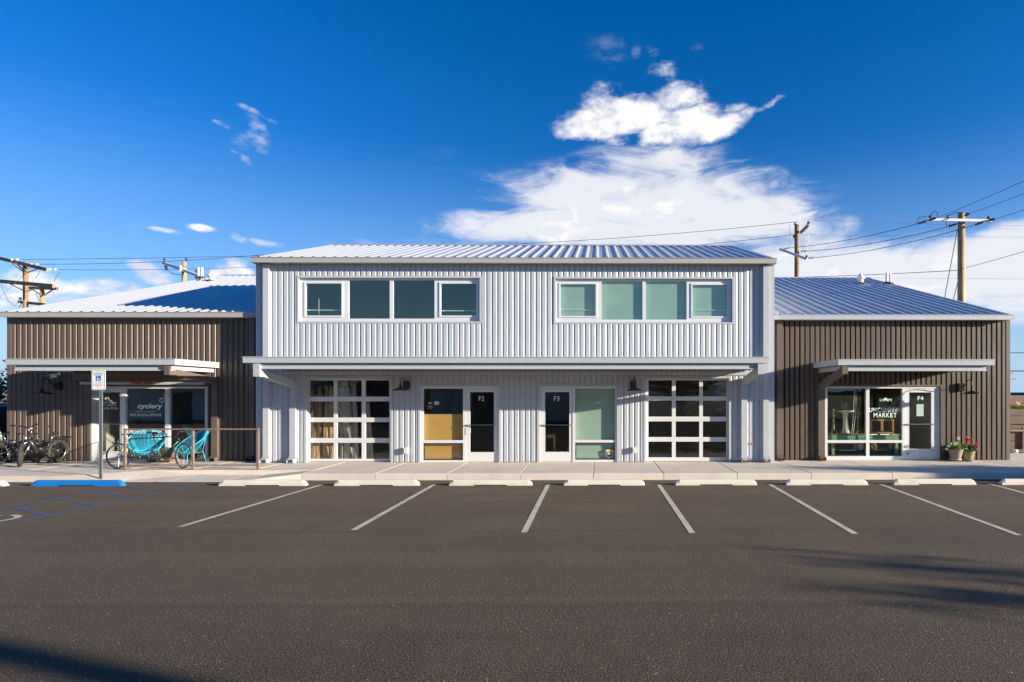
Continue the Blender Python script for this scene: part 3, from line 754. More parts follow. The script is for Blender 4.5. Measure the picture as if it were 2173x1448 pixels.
# interior shells
def shell(parent, x0, x1, y0, y1, z0, z1):
    m = MB(); m.box(x0, x1, y1, y1 + .1, z0, z1); m.box(x0, x0 + .05, y0, y1, z0, z1); m.box(x1 - .05, x1, y0, y1, z0, z1)
    m.build('interior_wall', M['interior'], parent)
    MB().box(x0, x1, y0, y1 + .1, z0 - .05, z0).build('floor', M['interior_floor'], parent)
    MB().box(x0, x1, y0, y1 + .1, z1 + .002, z1 + .07).build('ceiling', M['interior'], parent)
div = [CX0 + .1, XX(860, YC), XX(1101, YC), XX(1340, YC), CX1 - .1]
for a, b in zip(div, div[1:]): shell(bc, a + .03, b - .03, YC + .20, YC + 5.2, FL, 3.0)
shell(bc, CX0 + .1, CX1 - .1, YC + .20, YC + 4.4, 3.45, 5.95)

# garage doors
def garage(h, cols, rows):
    Y = YC + .17; g = [pr(c[0], c[1], r[0], r[1], Y) for r in rows for c in cols]
    hh = (h[0] + .008, h[1] - .008, h[2] + .012, h[3] - .008)
    o = framed(bc, 'garage_door', hh, g, Y, M['alu'], M['glass_door'], .05)
    mb = MB()
    for r0, r1 in zip(rows, rows[1:]):
        z = ZZ((r0[1] + r1[0]) / 2, Y); mb.box(hh[0], hh[1], Y - .006, Y - .001, z - .05, z - .006); mb.box(hh[0], hh[1], Y - .006, Y - .001, z + .002, z + .05)
    mb.build('section_rail', M['alu'], o)
    MB().box(hh[0], hh[1], Y - .004, Y + .03, FL + .001, FL + .012).build('bottom_seal', M['black'], o)
    return o
garage(h_gl, [(657, 708), (715.5, 767.5), (775.5, 826)], [(807.5, 842), (852, 886.5), (896, 930), (940, 974)])
garage(h_gr, [(1376, 1426), (1434, 1484), (1491.5, 1541.5)], [(807.5, 841.5), (850.5, 884.5), (894.5, 928), (937.5, 971)])

def glass_door(parent, rect, glass, Y, label, name='door', bar=None, lab_px=None, floor_lett=None):
    g = [glass]
    o = framed(parent, name, rect, g, Y, M['alu'], M['glass'], .05)
    z = rect[2] + 1.10
    b = MB().bar((rect[0] + .03, Y - .06, z), (rect[1] - .03, Y - .06, z), .03, .022)
    b.box(rect[0] + .03, rect[0] + .06, Y - .06, Y, z - .012, z + .012); b.box(rect[1] - .06, rect[1] - .03, Y - .06, Y, z - .012, z + .012)
    b.build('push_bar', M['chrome'], o)
    return o
def storefront(parent, h, Y, fr_rect, wins, low, door, dglass, flip, gm):
    hh = (h[0] + .008, h[1] - .008, h[2] + .004, h[3] - .008)
    holes = wins + low + [door]
    f = framed(parent, 'window', hh, [], Y, M['alu'], gm) if False else None
    mb = MB()
    for a, b, c, d in minus(hh, holes): mb.box(a, b, Y, Y + .09, c, d)
    f = mb.build('window', M['alu'], parent)
    for q in wins:
        MB().add([(q[0], Y + .05, q[2]), (q[1], Y + .05, q[2]), (q[1], Y + .05, q[3]), (q[0], Y + .05, q[3])], [(0, 1, 2, 3)]).build('pane', gm, f)
    for q in low:
        w = .035; k = MB()
        qi = (q[0] + w, q[1] - w, q[2] + w, q[3] - w)
        for a, b, c, d in minus(q, [qi]): k.box(a, b, Y + .02, Y + .06, c, d)
        k.build('vent_sash', M['black_gasket'], f)
        MB().add([(qi[0], Y + .045, qi[2]), (qi[1], Y + .045, qi[2]), (qi[1], Y + .045, qi[3]), (qi[0], Y + .045, qi[3])], [(0, 1, 2, 3)]).build('pane', gm, f)
    d = glass_door(parent, (door[0] + .006, door[1] - .006, door[2] + .012, door[3] - .006), dglass, Y + .015, '')
    return f, d
Y = YC + .025
f2, d2 = storefront(bc, h_f2, Y, None, [pr(898, 982.5, 825, 934.5, Y)], [pr(898, 982.5, 940.5, 977, Y)], (XX(988, Y), XX(1055, Y), FL, ZZ(825, Y)), pr(997, 1048, 832.5, 960, Y), 0, M['glass'])
f3, d3 = storefront(bc, h_f3, Y, None, [pr(1220.5, 1305, 825, 934, Y)], [pr(1220.5, 1305, 939.5, 976, Y)], (XX(1148.5, Y), XX(1215, Y), FL, ZZ(825, Y)), pr(1156.5, 1208, 832.5, 959.5, Y), 1, M['glass'])
yt = Y + .012
text('F2', *pr(1016, 1027.5, 841.5, 851, yt), yt, M['vinyl'], d2)
text('F3', *pr(1175.5, 1187, 841, 851, yt), yt, M['vinyl'], d3)
MB().tube([(XX(997, Y), Y - .03, FL + 1.06), (XX(998.5, Y), Y - .05, FL + 1.03), (XX(998.5, Y), Y - .05, FL + .86), (XX(997, Y), Y - .03, FL + .83)], .009).build('pull_handle', M['chrome'], d2)
MB().box(XX(898, Y + .1), XX(988, Y + .1), Y + .115, Y + .119, FL + .45, ZZ(879, Y + .2)).build('roller_blind', M['tan_blind'], bc)
MB().box(XX(898, Y + .1), XX(988, Y + .1), Y + .12, Y + .124, FL + .02, FL + .445).build('roller_blind', M['tan_blind'], bc)
MB().box(XX(1218, Y + .1), XX(1310, Y + .1), Y + .115, Y + .119, FL + .02, ZZ(822, Y + .2)).build('roller_blind', M['blind'], bc)
# papers stuck in the F2 window
for i, (a, b, c, d, mm) in enumerate(((909, 916, 854, 857, 'sign_white'), (921.5, 932, 852, 859, 'sign_white'), (907, 918, 860, 868, 'sign_red'))):
    q = pr(a, b, c, d, Y + .06); MB().box(q[0], q[1], Y + .056, Y + .058, q[2], q[3]).build('notice', M[mm], f2)
# shield sticker
q = pr(1285, 1302, 953, 972, Y + .04); cxs = (q[0] + q[1]) / 2; w = (q[1] - q[0]) / 2; z0, z1 = q[2], q[3]; hh = z1 - z0
shp = [(cxs - w, z1 - hh * .14), (cxs - w * .5, z1 - hh * .08), (cxs, z1), (cxs + w * .5, z1 - hh * .08), (cxs + w, z1 - hh * .14), (cxs + w * .95, z0 + hh * .38), (cxs + w * .6, z0 + hh * .14), (cxs, z0), (cxs - w * .6, z0 + hh * .14), (cxs - w * .95, z0 + hh * .38)]
MB().prism(shp[::-1], Y + .040, Y + .043).build('shield_sticker', M['sign_white'], f3)
s2 = [(cxs + (x - cxs) * .88, z0 + hh * .5 + (z - z0 - hh * .5) * .9) for x, z in shp]
MB().prism(s2[::-1], Y + .037, Y + .039).build('shield_sticker', M['shield_k'], f3)
MB().prism([(cxs - w * .86, z1 - hh * .34), (cxs + w * .86, z1 - hh * .34), (cxs + w * .86, z1 - hh * .19), (cxs, z1 - hh * .07), (cxs - w * .86, z1 - hh * .19)], Y + .033, Y + .036).build('shield_band', M['shield_y'], f3)
MB().box(cxs - w * .6, cxs + w * .6, Y + .033, Y + .036, z0 + hh * .48, z0 + hh * .56).box(cxs - w * .45, cxs + w * .45, Y + .033, Y + .036, z0 + hh * .36, z0 + hh * .40).build('shield_text', M['vinyl'], f3)

# ---- brown wings
def wing(x0, x1, name_label, ze, zr, yr, pitch, holes, outer_left, fascia_m, fx0, fx1):
    b = thing('commercial_building', ((x0 + x1) / 2, YW, FL), name_label, 'building')
    siding(b, x0 + (.12 if outer_left else 0), x1 - (0 if outer_left else .12), FL + .012, ze, YW, pitch, M['brown_sheet'], holes)
    inner_wall(b, x0 + .02, x1 - .02, FL, ze, YW + .034, holes)
    xa, xb = (x0, x0 + .118) if outer_left else (x1 - .118, x1)
    MB().box(xa, xb, YW - .012, YW + .03, FL + .005, ze).build('corner_trim', M['brown_trim'], b)
    side_wall(b, x0 + .001 if outer_left else x1 - .001, YW + .032, yr, WB, 0, ze, zr - .12, M['brown_sheet'], -1 if outer_left else 1)
    MB().box(x0, x1, WB, WB + .05, 0, ze).build('back_wall', M['brown_sheet'], b)
    gable_roof(b, fx0 + .05, fx1 - .05, 17.18, ze + .125, yr, zr, WB + .2, ze + .1, .324)
    f = MB().box(fx0, fx1, 17.14, 17.18, ze - .02, ze + .12).box(fx0, fx1, 17.126, 17.185, ze + .12, ze + .136)
    f.build('fascia', fascia_m, b)
    MB().box(fx0 + .05, fx1 - .05, 17.185, YW + .02, ze - .012, ze + .004).build('soffit', M['soffit'], b)
    return b
YS = YW + .30     # recessed shopfront of the bike shop
h_bs = (XX(192, YW), XX(441, YW), FL, ZZ(807, YW, 300))
bl = wing(LX0, CX0 - .01, 'long brown corrugated single-storey wing on the left housing the cyclery shop', EAVE_L, 7.83, 27.2, .168, [h_bs], True, M['grey_fascia'], XX(-3, 17.16), CX0 - .02)
h_mk = (XX(1750.5, YW), XX(1996, YW), FL, ZZ(820, YW, 1870))
br = wing(CX1 + .01, RX1, 'brown corrugated single-storey wing on the right with market shopfront', EAVE_R, 7.56, 26.2, .156, [h_mk], False, M['white_trim'], CX1 + .02, XX(2152.5, 17.16))
canopy(bl, XX(11.5, 15.6), XX(371, 15.6), YW, 15.6, ZZ(761.5, 15.6, 200), M['white_trim'], M['white_trim'])
canopy(br, XX(1779, 15.6), XX(2111, 15.6), YW, 15.6, ZZ(762.5, 15.6, 1940), M['white_trim'], M['white_trim'])
downspout(bl, XX(448, YW - .1), XX(460.5, YW - .1), YW, 3, M['brown_trim'], arm=((XX(348, 15.63), XX(359.5, 15.63)), 15.63, 2.73, 3.0, 2.52))
downspout(bl, XX(528, YW - .1), XX(539, YW - .1), YW, EAVE_L - .02, M['brown_trim'])
downspout(br, XX(1649, YW - .1), XX(1661, YW - .1), YW, EAVE_R - .02, M['brown_trim'])
downspout(br, XX(1737, YW - .1), XX(1749, YW - .1), YW, 3, M['brown_trim'], arm=((XX(1787.5, 15.63), XX(1800, 15.63)), 15.63, 2.76, 2.985, 2.36))
# header flashings
MB().box(XX(155, YW), XX(447, YW), YW - .035, YW - .004, ZZ(807, YW, 300), ZZ(791, YW, 300)).build('header_flashing', M['brown_trim'], bl)
MB().box(h_bs[0] - .10, h_bs[0], YW - .014, YW + .032, FL, h_bs[3]).build('jamb_trim', M['brown_trim'], bl)
MB().box(h_bs[1], h_bs[1] + .04, YW - .014, YW + .032, FL, h_bs[3]).build('jamb_trim', M['brown_trim'], bl)
MB().box(h_bs[0], h_bs[0] + .01, YW + .032, YS + .09, FL, h_bs[3]).build('jamb_lining', M['white_trim'], bl)
MB().box(h_bs[1] - .01, h_bs[1], YW + .032, YS + .09, FL, h_bs[3]).build('jamb_lining', M['brown_trim'], bl)
MB().box(h_bs[0], h_bs[1], YW + .20, YS + .12, h_bs[3] - .03, h_bs[3] + .05).build('head_lining', M['brown_trim'], bl)
mb = MB(); trim(mb, h_mk, YW, .045, bottom=False); mb.build('flashing', M['brown_trim'], br)

# cyclery shopfront
Y = YS
hs_ = (h_bs[0] + .012, h_bs[1] - .012, FL, ZZ(820.5, YS, 300))
MB().box(hs_[0], hs_[1], YS + .002, YS + .085, hs_[3] + .001, h_bs[3] - .031).build('head_panel', M['brown_trim'], bl)
gw = [pr(266, 350, 825, 974, Y), pr(358.5, 435, 825, 974, Y)]
dr = (XX(205, Y), XX(258, Y), FL, ZZ(824, Y, 230))
hsx = (XX(196, Y), hs_[1], FL, ZZ(820.5, Y, 300))
mb = MB()
for a, b, c, d in minus(hsx, gw + [dr]): mb.box(a, b, Y, Y + .09, c, d)
for a, b, c, d in minus((hs_[0], hs_[1], FL, hs_[3]), [hsx]): mb.box(a, b, Y + .03, Y + .08, c, d)
sf = mb.build('window', M['alu'], bl)
for q in gw: MB().add([(q[0], Y + .05, q[2]), (q[1], Y + .05, q[2]), (q[1], Y + .05, q[3]), (q[0], Y + .05, q[3])], [(0, 1, 2, 3)]).build('pane', M['glass_shop'], sf)
db = glass_door(bl, (dr[0] + .006, dr[1] - .006, dr[2] + .012, dr[3] - .006), pr(215.5, 254.5, 833, 958, Y + .015), Y + .015, '')
MB().box(XX(172.5, YW - .08), XX(434, YW - .08), YW - .13, YW - .037, ZZ(816.5, YW - .1, 300), ZZ(811, YW - .1, 300)).build('shade_cassette', M['white_trim'], bl)
MB().box(XX(278, YW - .14), XX(301.5, YW - .14), YW - .134, YW - .131, ZZ(815.6, YW - .13, 300), ZZ(811.6, YW - .13, 300)).box(XX(303.5, YW - .14), XX(327, YW - .14), YW - .134, YW - .131, ZZ(815.6, YW - .13, 300), ZZ(811.6, YW - .13, 300)).build('red_label', M['red_band'], bl)
MB().box(XX(288, YW - .14), XX(299, YW - .14), YW - .138, YW - .135, ZZ(814.4, YW - .13, 300), ZZ(813, YW - .13, 300)).box(XX(305, YW - .14), XX(317, YW - .14), YW - .138, YW - .135, ZZ(814.4, YW - .13, 300), ZZ(813, YW - .13, 300)).build('label_print', M['black'], bl)
for a, b, c, d in ((262.5, 269, 858, 870), (350, 357, 837, 845)):
    q = pr(a, b, c, d, Y - .03); MB().box(q[0], q[1], Y - .05, Y - .002, q[2], q[3]).build('sensor_box', M['outlet'], sf)
yt = Y + .044
text('EL', *pr(224.5, 236, 843.5, 850, yt), yt - .02, M['vinyl'], db)
text('CYCLERY', *pr(213, 249, 853, 861.5, yt), yt - .02, M['vinyl'], db)
text('775-490-3228', *pr(206.5, 251, 864.5, 869, yt), yt - .02, M['vinyl'], db)
text('cyclery', *pr(292, 345, 856.5, 870.5, yt), yt, M['mint'], sf, bold=.03, shear=.15)
text('ELEVATE YOUR RIDE', *pr(287, 330, 872.5, 875, yt), yt, M['mint'], sf)
text('BIKE SALES & SERVICE', *pr(276, 342, 878, 883.5, yt), yt, M['vinyl'], sf, bold=.012)
text('SPECIALIZED', *pr(272, 311, 913.5, 920, yt), yt, M['vinyl'], sf, bold=.02, shear=.3)
text('BMC', *pr(320.5, 349, 913.5, 920, yt), yt, M['vinyl'], sf, bold=.05, shear=.1)
q = pr(339, 347.5, 845.5, 854, yt); c_ = Vector(((q[0] + q[1]) / 2, yt, (q[2] + q[3]) / 2)); rr = (q[1] - q[0]) / 2
MB().tube([c_ + Vector((cos(t) * rr, 0, sin(t) * rr)) for t in [2 * pi * i / 16 for i in range(16)]], .012, 4, True).build('wheel_emblem', M['mint'], sf)
mb = MB()
for a, b, c, d in ((322, 336, 926, 927.2), (339, 348, 925.4, 928), (321, 331, 931, 932.6), (335, 346, 930.4, 933)):
    q = pr(a, b, c, d, yt); mb.box(q[0], q[1], yt - .001, yt, q[2], q[3])
mb.build('small_print', M['mint'], sf)
shell(bl, XX(180, YW), XX(452, YW), YS + .10, YS + 6, FL, 3.0)

# market shopfront
Y = YW + .03
f4, d4 = storefront(br, h_mk, Y, None, [pr(1756, 1838, 824.5, 934.5, Y), pr(1845, 1915, 824.5, 934.5, Y)], [pr(1756, 1838, 940, 968.5, Y)], (XX(1921, Y), XX(1989, Y), FL, ZZ(825, Y, 1950)), pr(1930, 1977, 833, 953, Y), 0, M['glass'])
# second low light has no dark sash: cut as a pane with a thin frame
q = pr(1845, 1915, 940, 968.5, Y)
f4.data = f4.data  # keep
mb = MB()
hh = (h_mk[0] + .008, h_mk[1] - .008, h_mk[2] + .004, h_mk[3] - .008)
for a, b, c, d in minus(hh, [pr(1756, 1838, 824.5, 934.5, Y), pr(1845, 1915, 824.5, 934.5, Y), pr(1756, 1838, 940, 968.5, Y), q, (XX(1921, Y), XX(1989, Y), FL, ZZ(825, Y, 1950))]): mb.box(a, b, Y, Y + .09, c, d)
f4.data = mb.mesh('window', M['alu'])
MB().add([(q[0], Y + .05, q[2]), (q[1], Y + .05, q[2]), (q[1], Y + .05, q[3]), (q[0], Y + .05, q[3])], [(0, 1, 2, 3)]).build('pane', M['glass'], f4)
yt = Y + .044
text('F4', *pr(1946.5, 1958.5, 841, 850, yt), Y + .02, M['vinyl'], d4)
text('U', *pr(1867, 1872.5, 846.5, 852, yt), yt, M['mint'], f4)
text('M', *pr(1885.5, 1892, 846.5, 852, yt), yt, M['mint'], f4)
def word(chars, x0, widths, y0, y1, small):
    x = x0
    for ch, w_ in zip(chars, widths):
        a, b = (y0, y1) if ch not in small else (y0, y0 + (y1 - y0) * .62)
        t_ = text(ch.upper(), *pr(x, x + w_ * .80, a, b, yt), yt, M['mint'], f4, name='letter', bold=.010)
        if ch in small:
            q_ = pr(x + .8, x + w_ * .86 - .8, y0 + (y1 - y0) * .78, y0 + (y1 - y0) * .86, yt); MB().box(q_[0], q_[1], yt - .001, yt, q_[2], q_[3]).build('letter', M['mint'], f4)
        x += w_
word('UNCoMMoN', 1844.5, [8.2, 9, 8.6, 7.2, 10.4, 10.4, 7.2, 8.6], 865.5, 875, 'o')
word('MARKET', 1854, [10, 8.6, 8, 8.6, 7.2, 7.6], 876.5, 886, '')
mb = MB(); q = pr(1874.5, 1884, 843, 855, yt); ec = ((q[0] + q[1]) / 2, q[2] + (q[3] - q[2]) * .36); rl = (q[3] - q[2]) * .62
for k in range(7):
    t = R(90 + (k - 3) * 29); d = (cos(t), sin(t)); s_ = (-d[1], d[0]); L_ = rl * (1 - abs(k - 3) * .09); w_ = .018
    mb.add([(ec[0] + d[0] * .02, yt, ec[1] + d[1] * .02), (ec[0] + d[0] * L_ * .6 + s_[0] * w_, yt, ec[1] + d[1] * L_ * .6 + s_[1] * w_), (ec[0] + d[0] * L_, yt, ec[1] + d[1] * L_), (ec[0] + d[0] * L_ * .6 - s_[0] * w_, yt, ec[1] + d[1] * L_ * .6 - s_[1] * w_)], [(0, 3, 2, 1)])
mb.build('leaf_emblem', M['mint'], f4)
mb = MB()
for a, b in ((1847, 1862), (1868, 1888)):
    q = pr(a, b, 921.6, 923, yt); mb.box(q[0], q[1], yt - .001, yt, q[2], q[3])
mb.build('small_print', M['mint'], f4)
text('Curiosities', *pr(1893.5, 1911, 921, 924, yt), yt, M['mint'], f4)
q = pr(1945, 1960, 858, 883.5, Y + .05); MB().box(q[0], q[1], Y + .05, Y + .052, q[2], q[3]).build('notice', M['sign_white'], d4)
MB().tube([(XX(1927, Y), Y - .01, ZZ(962, Y)), (XX(1925.5, Y), Y - .02, ZZ(963, Y)), (XX(1925.5, Y), Y - .02, ZZ(967, Y))], .012).build('door_holder', M['black'], d4)
shell(br, XX(1742, YW), XX(2005, YW), YW + .2, YW + 6, FL, 3.0)

# roof vents and pipes (parts of the roofs they pierce)
def on_roof(px, py, side):
    ye, ze, yr, zr = (17.18, EAVE_L + .125, 27.2, 7.83) if side == 'l' else (17.18, EAVE_R + .125, 26.2, 7.56)
    r = ray(px, py); sl = (zr - ze) / (yr - ye)
    t = (ze - sl * ye - CH) / (r.z - sl * r.y); return Vector((r.x * t, r.y * t, CH + r.z * t))
for side, b, pipes, vent in (('l', bl, ((421.5, 590), (428.5, 590)), (449, 597)), ('r', br, ((1882, 602), (1889, 603.5)), (1826.5, 603))):
    for px, py in pipes:
        p = on_roof(px, py, side)
        o = MB().tube([p - Vector((0, 0, .1)), p + Vector((0, 0, .46))], .058, 12).build('vent_pipe', M['pvc'], b, smooth=False)
        MB().lathe([(.16, .0), (.14, .06), (.08, .10)], p - Vector((0, 0, .02)), 12).build('pipe_boot', M['boot'], o)
    p = on_roof(*vent, side)
    o = MB().tube([p - Vector((0, 0, .1)), p + Vector((0, 0, .20))], .105, 14).build('vent_stack', M['pvc'], b)
    MB().lathe([(.15, .20), (.17, .24), (.16, .27), (.09, .36), (.075, .38), (.07, .44), (.0, .46)], p - Vector((0, 0, .0)), 14).build('vent_cap', M['pvc'], o, True)
    MB().lathe([(.24, .0), (.20, .05), (.12, .09)], p - Vector((0, 0, .03)), 12).build('pipe_boot', M['boot'], o)

# ------------------------------------------------------------------ wall lamps
def wall_lamp(px, py, Yw, zr, dia, label, side, lm='lamp'):
    """gooseneck lamp; zr = rim height"""
    x = XX(px, Yw); zb = ZZ(py, Yw, px)
    t = thing('wall_lamp', (x, Yw, zb), label, 'lamp', 'gooseneck wall lamps along the shopfronts')
    MB().box(-.09, .09, -.085, -.002, -.12, .12).build('back_box', M[lm], t, local=True)
    yo = -.56; dz = zr - zb
    pts = [(0, -.08, .02), (0, -.16, .02), (0, -.24, .06), (0, -.33, .16), (0, -.42, .22), (0, -.51, .20), (0, yo, .10), (0, yo, dz + .16)]
    if side == 0: pts = [(0, -.08, .03), (0, -.15, .05), (0, -.25, .16), (0, -.37, .21), (0, -.49, .17), (0, yo, .08), (0, yo, dz + .16)]
    # smooth with Catmull-Rom
    P = [Vector(p) for p in pts]; sm = []
    for i in range(len(P) - 1):
        a, b, c, d = P[max(i - 1, 0)], P[i], P[i + 1], P[min(i + 2, len(P) - 1)]
        for k in range(4):
            u = k / 4; sm.append(.5 * ((2 * b) + (c - a) * u + (2 * a - 5 * b + 4 * c - d) * u * u + (3 * b - a - 3 * c + d) * u ** 3))
    sm.append(P[-1])
    MB().tube(sm, .013, 8).build('gooseneck', M[lm], t, True, True)
    r = dia / 2
    sh = MB().lathe([(.0, dz + .175), (.028, dz + .17), (.036, dz + .14), (.036, dz + .10), (.06, dz + .085), (.10, dz + .075), (r * .72, dz + .045), (r * .93, dz + .015), (r, dz), (r - .012, dz + .002), (r * .7, dz + .036), (.05, dz + .06), (0, dz + .06)], (0, yo, 0), 28).build('lamp_shade', M[lm], t, True, True)
    MB().lathe([(.0, -.02), (.025, -.005), (.032, .03), (.02, .06), (.015, .07)], (0, yo, dz), 12).build('bulb', M['lamp_in'], t, True, True)
    return t
wall_lamp(863.5, 817.5, YC, ZZ(829, 16.44, 850), .50, 'bronze gooseneck wall lamp between the left garage door and the F2 window', 0)
wall_lamp(1343.5, 817.5, YC, ZZ(829.5, 16.44, 1346), .48, 'bronze gooseneck wall lamp between the F3 window and the right garage door', 0)
wall_lamp(126.5, 819.5, YW, ZZ(837, 16.86, 90), .58, 'dark gooseneck wall lamp on the brown wall left of the cyclery door', 1, 'lamp_dark')
wall_lamp(2037, 822, YW, ZZ(836.5, 16.86, 2068), .50, 'dark gooseneck wall lamp on the brown wall above the flower pots', 1, 'lamp_dark')
# security camera
cxm, czm = A(121, 798, YW)
t = thing('security_camera', (cxm, YW, czm), 'small white security camera under the left canopy above the lamp', 'camera')
MB().lathe([(0, 0), (.045, 0), (.045, .02), (.02, .03)], (.10, -.03, .06), 12, axis=(0, -1, 0)).build('mount', M['pvc'], t, local=True)
MB().tube([(.10, -.05, .06), (.06, -.09, .05), (0, -.12, .02)], .014).build('bracket', M['pvc'], t, local=True)
MB().bar((.03, -.07, .01), (-.03, -.19, -.02), .11, .11).build('housing', M['pvc'], t, local=True)
MB().bar((-.0305, -.191, -.0203), (-.034, -.198, -.022), .07, .075).build('lens_plate', M['black'], t, local=True)
# outlet boxes and tap
for a, b, c, d, lb in ((858, 866.5, 950, 962, 'small beige outlet box low on the white wall left of the F2 window'), (1341.5, 1348.5, 949, 961, 'small beige outlet box low on the white wall left of the right garage door')):
    q = pr(a, b, c, d, YC)
    t = thing('outlet_box', (q[0], YC, q[2]), lb, 'outlet', 'weatherproof outlet boxes')
    MB().box(q[0], q[1], YC - .10, YC + .01, q[2], q[3]).build('cover', M['outlet'], t); MB().box(q[0] + .02, q[1] - .02, YC - .108, YC - .101, q[2] + .02, q[3] - .02).build('lid', M['outlet'], t)
cx_, cz_ = A(1594, 942, YC)
t = thing('hose_tap', (cx_, YC, cz_), 'rusty copper hose tap on the white wall beside the right downspouts', 'tap')
MB().tube([(cx_, YC + .02, cz_), (cx_, YC - .08, cz_), (cx_, YC - .11, cz_ - .05)], .018, 8).build('spout', M['brass'], t)
MB().lathe([(0, 0), (.035, 0), (.035, .012), (0, .012)], (cx_ + .0, YC - .06, cz_ + .03), 10).build('handwheel', M['brass'], t)

# ------------------------------------------------------------------ wheel stops
def stop_mesh(L, m, name):
    w, h = .15, .135; e = .10; mb = MB()
    rings = []
    for x, k, z0 in ((0, .0, 0), (.02, .62, 0), (e, 1, 0), (L * .30, 1, 0), (L * .305, 1, .022), (L * .70, 1, .022), (L * .705, 1, 0), (L - e, 1, 0), (L - .02, .62, 0), (L, .0, 0)):
        hh = max(h * k, .05); ww = w
        rings.append([(x, 0, z0), (x, ww, z0), (x, ww - .012, hh * .55), (x, ww - .045, hh), (x, .045, hh), (x, .012, hh * .55)])
    o = 0
    for r in rings: mb.v += r
    for i in range(len(rings) - 1):
        for j in range(6): j2 = (j + 1) % 6; mb.f.append((6 * i + j, 6 * i + j2, 6 * i + 6 + j2, 6 * i + 6 + j))
    mb.f.append(tuple(range(6))[::-1]); mb.f.append(tuple(6 * (len(rings) - 1) + j for j in range(6)))
    return mb.mesh(name, m)
stops = [(-168, 8, 'stop', 'white concrete wheel stop cut off by the left edge of the photo'), (64, 258, 'blue_stop', 'bright blue painted wheel stop in front of the parking sign'),
         (463, 648, 'stop', 'pale concrete wheel stop right of the blue hatching, before the rail end'), (708.5, 888, 'stop', 'pale concrete wheel stop in front of the left garage door'),
         (953, 1128.5, 'stop', 'pale concrete wheel stop in front of the F2 door'), (1196.5, 1368, 'stop', 'pale concrete wheel stop in front of the F3 window'),
         (1434, 1606.5, 'stop', 'pale concrete wheel stop in front of the right garage door'), (1669, 1842, 'stop', 'pale concrete wheel stop before the left half of the market shopfront'),
         (1898, 2073, 'stop', 'pale concrete wheel stop before the market door and flower pots'), (2127, 2300, 'stop', 'pale concrete wheel stop cut off by the right edge of the photo')]
ydp = G(1000, 1031)[1]
for a, b, mm, lb in stops:
    x0, x1 = XX(a, ydp), XX(b, ydp)
    o = bpy.data.objects.new('wheel_stop', stop_mesh(x1 - x0, M[mm], 'wheel_stop')); COL.objects.link(o)
    o.location = (x0, ydp + rnd.uniform(-.01, .01), 0.001); o.rotation_euler = (0, 0, R(rnd.uniform(-.35, .35)))
    tag(o, lb, 'wheel stop', 'wheel stops at the heads of the stalls')

# ------------------------------------------------------------------ reserved parking sign
sx, sy = G(213, 1018, .06)
t = thing('parking_sign', (sx, sy, .05), 'reserved parking sign with blue wheelchair symbol on galvanised post', 'sign')
s_ = (HY - 786) / FPX * sy
zt = CH + (HY - 785.5) / FPX * sy; zb = CH + (HY - 828) / FPX * sy
post = MB(); pw = .028
post.box(sx - .038, sx - .034, sy - .0, sy + .03, -.02, zt - .02); post.box(sx + .034, sx + .038, sy, sy + .03, -.02, zt - .02)
post.box(sx - .034, sx - .012, sy + .0, sy + .004, -.02, zt - .02); post.box(sx + .012, sx + .034, sy, sy + .004, -.02, zt - .02); post.box(sx - .012, sx + .012, sy + .024, sy + .028, -.02, zt - .02)
post.box(sx - .014, sx - .011, sy + .004, sy + .028, -.02, zt - .02); post.box(sx + .011, sx + .014, sy + .004, sy + .028, -.02, zt - .02)
pst = post.build('post', M['galv'], t)
hol = MB()
for i in range(60): hol.box(sx - .006, sx + .006, sy + .0225, sy + .0236, .05 + i * .035, .062 + i * .035)
hol.build('post_holes', M['black'], pst); pst.children[0]['kind'] = 'stuff'
pw_ = .172; zc = (zt + zb) / 2; hh = (zt - zb) / 2; sxc = XX(209.7, sy)
def rrect(cx, cz, w, h, r, k=5):
    out = []
    for qx, qz, a0 in ((1, 1, 0), (-1, 1, 90), (-1, -1, 180), (1, -1, 270)):
        for i in range(k + 1):
            a = R(a0 + 90 * i / k); out.append((cx + qx * (w - r) + r * cos(a), cz + qz * (h - r) + r * sin(a)))
    return out
pl = MB().prism(rrect(sxc, zc, pw_, hh, .04), sy - .012, sy - .004).build('plate', M['sign_white'], t)
o1 = rrect(sxc, zc, pw_ - .014, hh - .014, .03); i1 = rrect(sxc, zc, pw_ - .022, hh - .022, .024); k = len(o1)
MB().add([(x, sy - .014, z) for x, z in o1] + [(x, sy - .014, z) for x, z in i1], [(j, (j + 1) % k, k + (j + 1) % k, k + j) for j in range(k)]).build('border', M['sign_green'], pl)
yt = sy - .0145
def st(body, zc_, h, w, m): text(body, sxc - w / 2, sxc + w / 2, zc_ - h / 2, zc_ + h / 2, yt, m, pl)
st('RESERVED', zt - .085, .030, .235, M['sign_green']); st('PARKING', zt - .130, .028, .19, M['sign_green'])
zs = zt - .215
MB().box(sxc - .062, sxc + .062, sy - .0145, sy - .0125, zs - .062, zs + .062).build('blue_square', M['sign_blue'], pl)
w_ = MB(); yt2 = sy - .0165
w_.lathe([(0, 0), (.011, 0)], (sxc - .018, yt2, zs + .040), 10, axis=(0, -1, 0))
w_.bar((sxc - .017, yt2, zs + .026), (sxc - .012, yt2, zs - .006), .001, .010, (1, 0, 0)); w_.bar((sxc - .014, yt2, zs - .006), (sxc + .016, yt2, zs - .008), .001, .009); w_.bar((sxc + .014, yt2, zs - .008), (sxc + .030, yt2, zs - .036), .001, .009); w_.bar((sxc - .014, yt2, zs + .014), (sxc + .008, yt2, zs + .012), .001, .007)
w_.tube([(sxc - .002 + cos(R(a)) * .028, yt2, zs - .018 + sin(R(a)) * .026) for a in range(120, 380, 20)], .0045, 4)
w_.build('wheelchair_symbol', M['sign_white'], pl)
